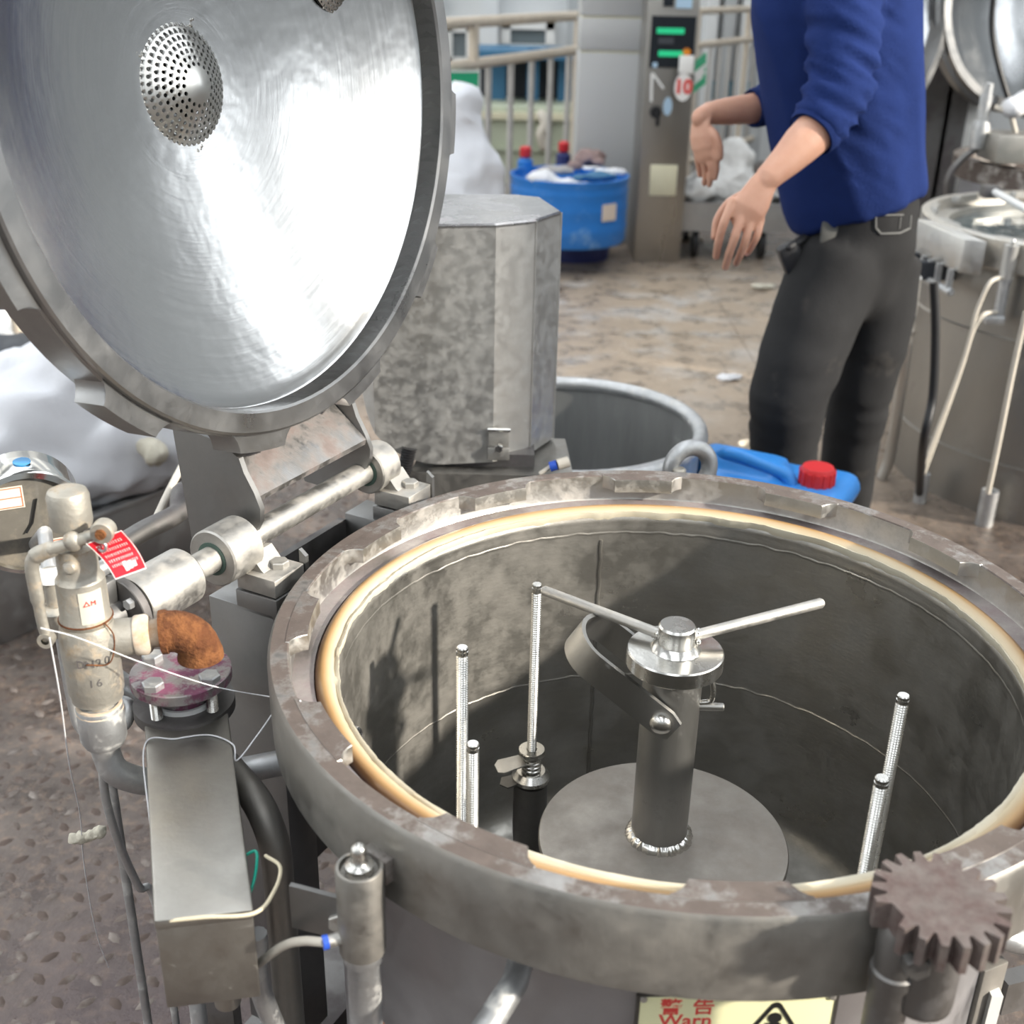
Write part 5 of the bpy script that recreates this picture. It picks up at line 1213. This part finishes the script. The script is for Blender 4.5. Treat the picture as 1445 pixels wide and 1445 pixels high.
for f in (.35, .5, .68, .92):
    q = e1+(e2-e1)*f; m = MB(); m.box(q+VZ*.03, (.016, .016, .07)); build(m, 'bracket_post', M['galv'], jb2)
m = MB(); q = e1+(e2-e1)*.2; m.box(q+Vector((.02, .02, .03)), (.10, .04, .06)); q = e1+(e2-e1)*.6; m.box(q+Vector((.02, .04, .03)), (.14, .04, .055)); build(m, 'terminal_block', M['darkrecess'], jb2)
# cylinder on it
kd = (CP-nc); kd.z = 0; kd.normalize()
for k_ in range(-60, 61):
    kx = nc+Matrix.Rotation(R(k_), 3, 'Z') @ kd*(NR+.024); v_ = kx+VZ*.76-CP
    if abs((v_.dot(RI)/v_.dot(FW))*F+722.5-1424) < 8: break
pc2 = thing('pneumatic_cylinder', (kx.x, kx.y, 0), 'upright pneumatic cylinder with two cream hoses on the water-filled vat', 'cylinder')
kc = Vector((kx.x, kx.y, 0)); z0, z1_, z2_ = W(1428, 346, kx.y).z, W(1424, 393, kx.y).z, W(1415, 446, kx.y).z
b = MB(); b.lathe(kc, VZ, [(0, z0), (.021, z0), (.021, z1_), (0, z1_)], 24); build(b, 'cylinder_body', M['cover'], pc2)
b = MB(); b.lathe(kc, VZ, [(.008, z0), (.008, z0+.012), (.004, z0+.018), (0, z0+.018)], 14); build(b, 'ball_pin', M['thread'], pc2)
b = MB(); b.lathe(kc, VZ, [(.0185, z1_), (.0185, z1_-.012), (.016, z1_-.014), (.016, z2_), (0, z2_)], 24); b.box(kc+Vector((-.015, -.005, z2_-.008)), (.055, .04, .026), None, .004); build(b, 'lower_tube', M['galv'], pc2)
for (x, y), pts in (((1407, 393), [(1395, 402), (1378, 440), (1368, 480), (1352, 530), (1310, 640), (1298, 672)]), ((1398, 441), [(1386, 446), (1372, 470), (1354, 528), (1314, 640), (1301, 674)])):
    b = MB(); Yh = kx.y-.03
    b.tube(spline([W(x+12, y, kx.y), W(x, y, Yh)]+[W(px, py, Yh-.02) for px, py in pts], 6), .0062, 10); build(b, 'cream_hose', M['cream'], pc2)
def floorpeg(x, y0, y1, r, label, Y=None, mat='galv'):
    q = Z(x, y1, 0); zt = W(x, y0, q.y).z; b = MB(); b.lathe(q, VZ, [(0, 0), (r, 0), (r, zt), (r*.7, zt), (r*.7, zt-.02), (0, zt-.02)], 20); return tag(build(b, 'floor_sleeve', M[mat], None, loc=q), label, 'pipe sleeve')
floorpeg(1297, 668, 708, .020, 'short floor pipe sleeve at the foot of the cream hoses')
floorpeg(1388, 692, 740, .026, 'short floor pipe sleeve in front of the water-filled vat')
def pipe2(name, pts, r, mat, label, cat):
    b = MB(); b.tube(spline(pts, 8), r, 10); return tag(build(b, name, mat, None, loc=pts[0]), label, cat)
pipe2('black_hose', [W(1318, 398, 3.18), W(1320, 470, 3.17), W(1316, 560, 3.16), W(1303, 625, 3.15), Z(1297, 702, .004)], .013, M['black'], 'black hose hanging down the side of the water-filled vat', 'hose')
pipe2('pale_tube', [W(1448, 440, 3.12), W(1430, 520, 3.12), W(1410, 620, 3.12), W(1394, 696, 3.13)], .008, M['cream'], 'pale tube dropping to the floor sleeve at the right edge', 'tube')
pipe2('leg_bar', [W(1292, 392, 3.36), W(1272, 540, 3.50), W(1257, 640, 3.62), W(1257, 640, 3.62)+Vector((-.006, .03, -W(1257, 640, 3.62).z+.004))], .018, M['cover'], 'slanting steel leg bar at the left of the water-filled vat', 'bar')

# ------------------------------------------------------------------ lids and machines farther right
def far_lid(cx, cy, Y, nrm, rad, label):
    c = W(cx, cy, Y); N = Vector(nrm).normalized(); t = thing('vat_lid', tuple(c-VZ*rad*1.1), label, 'lid')
    b = MB(); b.lathe(c, N, [(rad*.86, -.06)]+[(rad*.86*(1-k/10), -.06-.11*(1-(1-k/10)**2)) for k in range(1, 11)], 64); build(b, 'polished_dish', M['farlid'], t)
    b = MB(); b.lathe(c, N, [(rad*.86, -.06), (rad*.88, 0), (rad*.95, 0), (rad*.96, -.02), (rad, -.025), (rad, -.07), (rad*.8, -.10), (rad*.4, -.18), (0, -.20)], 64); build(b, 'lid_ring', M['lidrim'], t); return t, c, N
M['farlid'] = metal('far_polished', (.45, .46, .47), .2, .85, 6, bump=0)
f1, c1, n1_ = far_lid(1243, 10, 4.9, (.62, -.78, .05), .50, 'open polished lid rising behind the worker, its rim curving past his shoulder')
b = MB(); b.box(c1+Vector((-.1, .25, -.75)), (.10, .10, 1.3)); build(b, 'lid_arm', M['darksteel'], f1)
f2, c2, n2_ = far_lid(1462, -5, 5.3, (.30, -.95, .05), .46, 'open lid with dark ring at the top right corner')
for dx, w in ((-.26, .07), (-.16, .05)):
    q = c2+Vector((dx, .30, 0)); b = MB(); b.hexa([q+Vector((-w, -.05, -1.0)), q+Vector((w, -.05, -1.0)), q+Vector((w, .05, -1.0)), q+Vector((-w, .05, -1.0)), q+Vector((-w, -.05, .4)), q+Vector((w, -.05, .4)), q+Vector((w, .05, .4)), q+Vector((-w, .05, .4))]); build(b, 'lid_arm', M['darksteel'], f2)
b = MB(); b.tube(spline([c2+Vector((-.2, -.05, .1)), c2+Vector((-.17, -.05, -.15)), c2+Vector((-.05, -.08, -.42)), c2+Vector((.02, -.1, -.46))], 8), .012, 8); build(b, 'black_hose', M['black'], f2)
# lower body of that machine
nc3 = Vector((W(1515, 230, 4.8).x, 4.75, 0)); v3 = thing('dyeing_vat', tuple(nc3), 'third dyeing vat far at the right edge below the dark-ringed lid', 'vat')
zr = W(1420, 226, 4.7).z
b = MB(); b.lathe(nc3, VZ, [(.43, 0), (.43, zr-.08)], 64); build(b, 'outer_shell', M['shell'], v3)
b = MB(); b.lathe(nc3, VZ, [(.43, zr-.08), (.47, zr-.075), (.47, zr), (.43, zr+.004), (.42, zr-.03), (.40, zr-.2)], 64); build(b, 'rim_ring', M['ring'], v3)
q = W(1430, 212, 4.45); b = MB(); b.box(q+Vector((.06, .1, 0)), (.24, .2, .10), None, .006); tag(build(b, 'sensor_box', M['boxsteel'], None, loc=q-VZ*.06), 'small steel box on the third vat at the right edge', 'box')
q = W(1386, 170, 4.6); sv2 = thing('safety_valve', (q.x, q.y, q.z-.15), 'small pale safety valve by the third vat at far right', 'valve')
for nm, pr in (('valve_body', [(0, -.1), (.03, -.1), (.035, -.03), (.03, .0), (0, .0)]), ('bonnet', [(0, 0), (.022, 0), (.022, .09), (0, .09)]), ('dome_cap', [(0, .09), (.018, .09), (.018, .13), (0, .135)])):
    b = MB(); b.lathe(q, VZ, pr, 20); build(b, nm, M['galv'], sv2)
b = MB(); b.tube([q+Vector((.03, -.02, .05)), q+Vector((.09, -.03, .03)), q+Vector((.14, -.03, -.08))], .010, 8); build(b, 'hand_lever', M['cream'], sv2)
b = MB(); b.tube(spline([q+Vector((0, 0, -.1)), q+Vector((-.05, 0, -.14)), q+Vector((-.09, 0, -.22)), q+Vector((-.06, .02, -.4)), q+Vector((-.06, .02, -q.z+.02))], 6), .014, 10); build(b, 'feed_pipe', M['darksteel'], sv2)
b = MB(); b.ball(q+Vector((.10, -.02, .05)), .05, 12, (1, 1, .8)); b.ball(q+Vector((.16, 0, .08)), .05, 12, (1.2, 1, .7)); b = fuse(b, .012, 2); build(b, 'valve_wrapping', M['white'], sv2)
a, c = W(1297, 128, 5.6), W(1364, 262, 5.6)
b = MB(); b.box(((a.x+c.x)/2, 5.8, a.z/2), (c.x-a.x, .4, a.z), None, .008); o = build(b, 'steel_cabinet', M['cover'], None, loc=((a.x+c.x)/2, 5.8, 0)); tag(o, 'plain pale steel cabinet between the worker and the dark lid arms', 'cabinet')
a = W(1352, 50, 6.2); c = W(1352, 105, 6.2)
b = MB(); b.cyl((a.x, 6.2, 0), (a.x, 6.2, 2.2), .035, seg=16); b.ball((a.x, 6.2, c.z), .05, 12); tag(build(b, 'cream_pipe', M['railpaint'], None, loc=(a.x, 6.2, 0)), 'upright cream pipe behind the pale steel cabinet', 'pipe')

# ------------------------------------------------------------------ control cabinet and column
CY = 6.9
xl0, xr0 = W(905, 180, CY).x, W(974, 180, CY).x
cab = thing('control_cabinet', ((xl0+xr0)/2, CY+.2, 0), 'tall narrow steel control cabinet with black display and hanging tags', 'cabinet')
b = MB(); b.box(((xl0+xr0)/2, CY+.2, .85), (xr0-xl0, .4, 1.7), None, .006); build(b, 'cabinet_body', M['cabinet'], cab)
def onc(x0, y0, x1, y1, mat, name, th=.012, par=None, bev=0):
    a, c = W(x0, y0, CY), W(x1, y1, CY); b = MB(); b.box(((a.x+c.x)/2, CY-th/2, (a.z+c.z)/2), (abs(c.x-a.x), th, abs(a.z-c.z)), None, bev); return build(b, name, mat, par or cab)
scr = onc(920, 22, 977, 96, M['screen'], 'display_panel')
onc(927, 39, 965, 48, M['led'], 'green_readout', .016, scr); onc(929, 71, 965, 80, M['led'], 'green_readout', .016, scr); onc(929, 53, 950, 62, M['darkrecess'], 'dark_key', .016, scr); onc(921, 88, 927, 95, M['paleblue'], 'pale_button', .016, scr)
onc(955, -14, 976, 12, M['paleblue'], 'pale_label'); onc(937, -14, 950, 9, M['screen'], 'dark_window')
onc(918, 232, 953, 276, M['labelcream'], 'cream_plate', .016, None, .004)
q = W(925, 158, CY); b = MB(); b.cyl(q, q-Vector((0, .03, 0)), .035, .03, 16); b.box(q-Vector((-.01, .04, .03)), (.02, .02, .08)); build(b, 'black_knob', M['black'], cab)
q = W(942, 150, CY); b = MB(); b.lathe(q, (0, -1, 0), [(0, .004), (.025, .004), (.025, 0)], 20); 
b.v = [Vector((v.x, v.y, q.z+(v.z-q.z)*2)) for v in b.v]; build(b, 'oval_tag', M['paleblue'], cab)
for x0, y0, x1, y1 in ((920, 103, 919, 143), (921, 104, 936, 125)):
    b = MB(); p, r_ = W(x0, y0, CY)-Vector((0, .008, 0)), W(x1, y1, CY)-Vector((0, .008, 0)); b.cyl(p, r_, .007, seg=8); build(b, 'white_stick', M['whitepaint'], cab)
q = W(968, 73, CY); b = MB(); b.cyl(q, q-Vector((0, .05, 0)), .02, seg=14); build(b, 'orange_knob', M['orange'], cab)
def hang(x0, y0, x1, y1, name, mat, label, oval=False):
    a, c = W(x0, y0, CY-.06), W(x1, y1, CY-.06); o0 = Vector(((a.x+c.x)/2, CY-.06, (a.z+c.z)/2)); w, h = abs(c.x-a.x), abs(a.z-c.z)
    b = MB()
    if oval: b.prism([(w/2*math.cos(2*PI*k/24), h/2*math.sin(2*PI*k/24)) for k in range(24)], o0, (1, 0, 0), VZ, (0, 1, 0), .006)
    else: b.box(o0, (w, .01, h), None, .002)
    return tag(build(b, name, mat, None, loc=o0), label, 'tag'), o0
hang(959, 78, 978, 104, 'paper_tag', M['whitepaint'], 'blank white tag hanging below the orange knob of the control cabinet')
ov, o0 = hang(953, 103, 975, 143, 'oval_sign', M['whitepaint'], 'white oval tag with red figures hanging at the control cabinet edge', True)
text('10', .10, o0-Vector((0, .002, 0)), (1, 0, 0), VZ, M['redink'], 'red_figures', ov, .004, .004)
q0 = [W(975, 92, 6.95), W(997, 74, 7.15), W(996, 118, 7.15), W(974, 135, 6.95)]
def panel4(q, th, mat, name, label, cat):
    n = (q[1]-q[0]).cross(q[3]-q[0]).normalized(); b = MB(); b.hexa([p+n*th for p in q]+list(q)); return tag(build(b, name, mat, None, loc=q[3]), label, cat), n
sg, sn = panel4(q0, .008, M['signgreen'], 'green_sign', 'small tilted green and white sign just right of the control cabinet', 'sign')
b = MB()
def qp(u, v): return q0[0]*(1-u)*(1-v)+q0[1]*u*(1-v)+q0[2]*u*v+q0[3]*(1-u)*v
for (u0, u1, v0, v1) in ((.1, .9, .30, .42), (.2, .8, .42, .62), (.1, .7, .62, .70), (.55, .9, .55, .62)):
    for k in (-.006, .014): b.add([qp(u0, v0)+sn*k, qp(u1, v0)+sn*k, qp(u1, v1)+sn*k, qp(u0, v1)+sn*k], [(0, 1, 2, 3)])
build(b, 'white_lettering', M['whitepaint'], sg)['kind'] = 'stuff'
KY = 7.45
xa, xb = W(814, 180, KY).x, W(908, 180, KY).x
b = MB(); zk = [W(850, 24, KY).z, W(850, 73, KY).z]
edges = [0, zk[1]-.006, zk[1]+.006, zk[0]-.006, zk[0]+.006, 4.9]
colt = thing('clad_column', ((xa+xb)/2, KY+.25, 0), 'broad grey clad column left of the control cabinet', 'column')
for i in (0, 2, 4): b = MB(); b.box(((xa+xb)/2, KY+.25, (edges[i]+edges[i+1])/2), (xb-xa, .5, edges[i+1]-edges[i]), None, .004); build(b, 'cladding_panel', M['column'], colt)
for i in (1, 3): b = MB(); b.box(((xa+xb)/2, KY+.25, (edges[i]+edges[i+1])/2), (xb-xa-.02, .48, .012)); build(b, 'cladding_joint', M['labelcream'], colt)

# ------------------------------------------------------------------ blue drum and what lies on it
DY = 6.65
dcx = W(803, 300, DY).x; dr_ = abs(W(886, 300, DY).x-W(720, 300, DY).x)/2; dc = Vector((dcx, DY+.1, 0)); dzt = W(803, 257, DY-.2).z; dzb = W(803, 352, DY-.2).z
dru = thing('blue_drum', (dcx, DY+.1, dzb), 'cut-down blue plastic drum with pale sticker, heaped with rags and scraps', 'drum')
b = MB(); pr = [(0, dzb), (dr_*.97, dzb), (dr_, dzb+.02)]
for f in (.25, .55, .8): z_ = dzb+(dzt-dzb)*f; pr += [(dr_, z_-.015), (dr_*1.012, z_), (dr_, z_+.015)]
pr += [(dr_, dzt-.03), (dr_*1.015, dzt-.02), (dr_*1.015, dzt), (dr_*.97, dzt), (dr_*.96, dzt-.05), (0, dzt-.05)]
b.lathe(dc, VZ, pr, 64); build(b, 'drum_shell', M['bluepl'], dru)
a = W(860, 303, DY-.3); an = math.atan2(a.y-dc.y, (a.x-dc.x)); a0 = math.acos(max(-1, min(1, (W(860, 303, DY-.22).x-dc.x)/dr_)))*-1
b = MB(); X2 = Vector((-math.sin(a0), math.cos(a0), 0)); N2 = Vector((math.cos(a0), math.sin(a0), 0)); b.box(dc+N2*(dr_*1.012)+VZ*W(860, 303, DY-.22).z, (.10, .006, .09), (X2, N2, VZ)); build(b, 'white_sticker', M['sticker'], dru)
tq = Z(832, 373, 0); tq = Vector((dc.x+.06, tq.y+.21, 0)); b = MB(); b.lathe(tq, VZ, [(0, .0), (.20, .0), (.215, dzb-.002), (0, dzb-.002)], 40); tag(build(b, 'navy_tub', M['navy'], None, loc=tq), 'dark navy tub under the blue drum', 'tub')
zt2 = dzt-.05
def dp(x, y, dz=0): q = Z(x, y, zt2+.05); return Vector((q.x, q.y, zt2+.03+dz))
def lump(name, items, vox, amp, fr, mat, label, cat):
    b = MB()
    for c, r, s_ in items: b.ball(c, r, 14, s_)
    b = fuse(b, vox, 3); b.v = [v+Vector((NZ(v*fr), NZ(v*fr+Vector((3, 1, 0))), NZ(v*fr+Vector((0, 5, 2)))))*amp for v in b.v]
    return tag(build(b, name, mat, None, 80, items[0][0]-VZ*items[0][1]), label, cat)
lump('white_cloth', [(dp(765, 252, .02), .075, (1.2, 1, .7)), (dp(795, 254), .06, (1.6, .8, .45)), (dp(815, 254), .05, (1.5, .8, .4))], .014, .018, 14, M['white'], 'white cloth hanging on the front edge of the blue drum', 'cloth')
lump('grey_glove', [(dp(832, 232, .06), .075, (1.3, .9, .7)), (dp(812, 236, .03), .05, (1.2, .8, .6)), (dp(846, 235, .04), .04, (1, .8, .7))], .012, .022, 18, matte('pinkish_rag', (.34, .24, .22), .9, .7, 20), 'pinkish grey glove heaped at the back of the blue drum', 'glove')
lump('blue_bag', [(dp(845, 247, .01), .07, (1.6, .8, .4)), (dp(822, 246, 0), .05, (1.3, .8, .5))], .012, .016, 14, M['navy'] if 0 else M['bluesteel'], 'crumpled dark blue bag on the right of the drum top', 'bag')
lump('plastic_film', [(dp(862, 245, .03), .06, (1.7, .8, .35)), (dp(838, 241, .035), .045, (1.6, .7, .3))], .010, .014, 18, M['white'], 'strip of clear white film on the blue bag', 'film')
lump('pale_rag', [(dp(785, 240, .02), .06, (1.9, .8, .45))], .012, .016, 15, matte('pale_rag_cloth', (.45, .42, .40), .9, .8, 20), 'pale flattened rag at the back left of the drum top', 'rag')
def bottle(x, y, label):
    q = dp(x, y); t = thing('small_bottle', tuple(q-VZ*.03), label, 'bottle'); b = MB(); b.lathe(q-VZ*.03, VZ, [(0, 0), (.045, 0), (.045, .08), (.02, .10), (.02, .115), (0, .115)], 18); build(b, 'bottle_body', M['navy'] if x > 760 else M['bluepl'], t)
    b = MB(); b.lathe(q-VZ*.03, VZ, [(.03, .10), (.033, .104), (.033, .15), (.02, .16), (0, .16)], 18); build(b, 'red_cap', M['redcap'], t)
bottle(741, 234, 'red-capped blue bottle at the left of the drum top'); bottle(795, 226, 'red-capped dark bottle at the back of the drum top')

# ------------------------------------------------------------------ railings
def fence(name, P0, P1, rails, nb, z0, label, rr=.022, posts=(), low=.05):
    P0, P1 = Vector((P0.x, P0.y, 0)), Vector((P1.x, P1.y, 0)); t = thing(name, tuple((P0+P1)/2), label, 'railing')
    for z_ in rails: b = MB(); b.cyl(P0+VZ*z_, P1+VZ*z_, rr, seg=12); build(b, 'rail', M['railpaint'], t)
    src = None
    for k in range(nb):
        q = P0+(P1-P0)*((k+.5)/nb)
        if src is None: b = MB(); b.cyl(q+VZ*low, q+VZ*z0, rr*.62, seg=10); src = build(b, 'baluster', M['railgrey'], t); q0_ = q
        else: share(src, t, Matrix.Translation(q-q0_))
    for f, h in posts: q = P0+(P1-P0)*f; b = MB(); b.cyl(q, q+VZ*h, rr*.95, seg=12); build(b, 'post', M['railpaint'], t)
    return t
zr1 = 1.05; L0, L1 = Z(610, 98, zr1), Z(815, 70, zr1)
zr2 = W(670, 31, Z(670, 90, zr1).y).z
fence('cream_railing', L0+(L0-L1)*.2, L1, (zr1, zr2), 8, zr1, 'cream painted pipe railing with balusters behind the blue drum', .032, ((.36, zr2), (.0, zr2), (1.0, zr2)))
zr3 = 1.07; L2, L3 = Z(982, 64, zr3), Z(1100, 50, zr3); zr4 = W(1040, 13, Z(1040, 57, zr3).y).z
fence('cream_railing', L2, L3+(L3-L2)*.25, (zr3, zr4, .22), 12, zr3, 'second cream railing between the control cabinet and the worker', .026, ((0, zr4), (.45, zr4)))
# green sign on the railing and the white sack before it
q = [W(622, 99, 6.7), W(677, 99, 6.9), W(675, 182, 6.9), W(620, 184, 6.7)]
sg2, sn2 = panel4(q, .012, M['signgreen'], 'green_sign', 'larger green sign on the railing, half hidden by the lid', 'sign')
b = MB()
for (u0, v0, u1, v1) in ((0, 0, 1, .035), (0, .965, 1, 1), (0, 0, .03, 1), (.965, 0, 1, 1), (.5, .42, .62, .62), (.66, .40, .84, .52), (.70, .52, .80, .66)):
    P_ = [q[0]*(1-u)*(1-v)+q[1]*u*(1-v)+q[2]*u*v+q[3]*(1-u)*v for u, v in ((u0, v0), (u1, v0), (u1, v1), (u0, v1))]
    b.add([p-sn2*.003 for p in P_], [(0, 1, 2, 3)]); b.add([p+sn2*.015 for p in P_], [(0, 1, 2, 3)])
build(b, 'white_lettering', M['whitepaint'], sg2)['kind'] = 'stuff'
by_ = 5.6
heap('white_sack', [(W(650, 150, by_), .10, (1, 1, 1.2)), (W(640, 200, by_), .15, (1, .9, 1.5)), (W(645, 255, by_), .21, (1.05, .9, 1.3)), (W(642, 300, by_), .26, (1, .9, 1.2)), (W(642, 350, by_), .28, (1, .9, 1.2))], .02, .035, 5, M['whitebag'], 'tall white sack standing behind the steel machine cover', 'sack', Vector((W(642, 330, by_).x, by_, 0)))
# pale green machine behind the railing
gy = 9.6
a, c = W(600, 148, gy), W(812, 290, gy)
gm = thing('green_machine', ((a.x+c.x)/2, gy+.4, 0), 'pale green machine housing behind the left railing', 'machine')
b = MB(); b.box(((a.x+c.x)/2, gy+.4, a.z/2), (c.x-a.x, .8, a.z), None, .02); build(b, 'housing', M['palegreen'], gm)
b = MB(); zz = W(720, 163, gy).z; b.box(((a.x+c.x)/2, gy-.02, zz), (c.x-a.x+.04, .06, .05)); build(b, 'housing_ledge', M['labelcream'], gm)
b = MB(); zz = W(720, 210, gy).z; b.box(((a.x+c.x)/2, gy-.01, zz), (c.x-a.x, .04, .03)); build(b, 'housing_ledge', M['palegreen'], gm)
b = MB(); b.tube(spline([W(764, 162, gy-.05), W(769, 175, gy-.07), W(763, 190, gy-.07), W(767, 206, gy-.05)], 6), .04, 10, True); build(b, 'cream_hose', M['cream'], gm)
bm_ = thing('blue_machine', ((a.x+c.x)/2, 10.3, 0), 'dark blue machine frame above the pale green housing', 'machine')
a2, c2_ = W(676, 78, 10.1), W(815, 150, 10.1)
b = MB(); b.box(((a2.x+c2_.x)/2, 10.66, (a2.z)/2), (c2_.x-a2.x, .5, a2.z-.02)); build(b, 'dark_housing', M['darkrecess'], bm_)
b = MB(); b.box(((a2.x+c2_.x)/2, 10.3, a2.z+.02), (c2_.x-a2.x+.1, .9, .06)); build(b, 'blue_top', M['bluesteel'], bm_)
for px, w in ((703, .12), (752, .10), (800, .14)): q = W(px, 115, 10.1); b = MB(); b.box((q.x, 10.2, q.z), (w, .1, .50)); build(b, 'blue_post', M['bluesteel'], bm_)

# ------------------------------------------------------------------ cart of cotton behind the worker's hands
ty = 7.0
P_a, P_b = W(958, 285, ty), W(1112, 300, ty)
ct = thing('cotton_cart', ((P_a.x+P_b.x)/2, ty+.3, 0), 'low grey cart full of white cotton behind the lowered hands', 'cart')
zt_c = P_a.z; zb_c = max(.05, W(1000, 326, ty).z)
for dx, dy, sx, sy in ((0, 0, P_b.x-P_a.x, .02), (0, .6, P_b.x-P_a.x, .02), (-(P_b.x-P_a.x)/2, .3, .02, .6), ((P_b.x-P_a.x)/2, .3, .02, .6)):
    b = MB(); b.box(((P_a.x+P_b.x)/2+dx, ty+dy, (zt_c+zb_c)/2), (sx, sy, zt_c-zb_c)); build(b, 'cart_panel', M['trough'], ct)
b = MB(); b.box(((P_a.x+P_b.x)/2, ty+.3, zb_c+.01), (P_b.x-P_a.x, .6, .02)); build(b, 'cart_bottom', M['darksteel'], ct)
for dx in (-.2, .2):
    for dy in (.08, .52): b = MB(); b.cyl(((P_a.x+P_b.x)/2+dx-.015, ty+dy, zb_c/2), ((P_a.x+P_b.x)/2+dx+.015, ty+dy, zb_c/2), zb_c/2, seg=18); build(b, 'caster', M['black'], ct)
cxm = (P_a.x+P_b.x)/2
heap('cotton_heap', [(Vector((cxm-.02, ty+.3, zt_c+.04)), .20, (1.1, 1, .9)), (W(1035, 235, ty+.3), .13, (.9, 1, 1.2)), (Vector((cxm+.15, ty+.3, zt_c)), .15, (1.1, 1, .8)), (Vector((cxm-.17, ty+.28, zt_c+.02)), .11, (1, 1.2, .8)), (W(985, 272, ty+.1), .08, (1.2, 1, .9))], .016, .03, 10, M['fluff'], 'heap of white cotton in the low grey cart', 'cotton', Vector((cxm, ty+.3, zb_c+.02)))
pipe2('yellow_hose', [Z(886, 292, .0)+VZ*.012, Z(912, 291, .0)+VZ*.012, Z(935, 310, .0)+VZ*.012, Z(955, 330, 0)+VZ*.012], .013, M['labelcream'], 'thin yellow hose on the floor right of the blue drum', 'hose')
pipe2('grey_cable', [Z(886, 320, .0)+VZ*.008, Z(925, 320, .0)+VZ*.008, Z(960, 330, .0)+VZ*.008, Z(985, 335, 0)+VZ*.008], .008, M['cream'], 'pale cable on the floor in front of the control cabinet', 'cable')
rnd = random.Random(21)
for x, y, r, mat, lab in ((938, 342, .06, 'white', 'crumpled white scrap on the floor in front of the control cabinet'), (905, 350, .06, 'darksteel', 'dark rag scrap on the floor right of the blue drum'), (975, 338, .05, 'sticker', 'tan scrap on the floor below the cotton cart'), (1028, 532, .035, 'white', 'white scrap on the floor left of the worker\'s knee'), (1075, 404, .04, 'creamfluff', 'cream scrap on the floor left of the worker\'s thigh'), (1258, 525, .05, 'white', 'white scrap on the floor right of the worker\'s knees')):
    c = Z(x, y, .012)
    lump('floor_scrap', [(c, r, (1.5, 1.1, .35)), (c+Vector((r, r*.4, 0)), r*.7, (1.2, 1, .4))], r*.16, r*.3, 1.2/r, M[mat], lab, 'scrap')
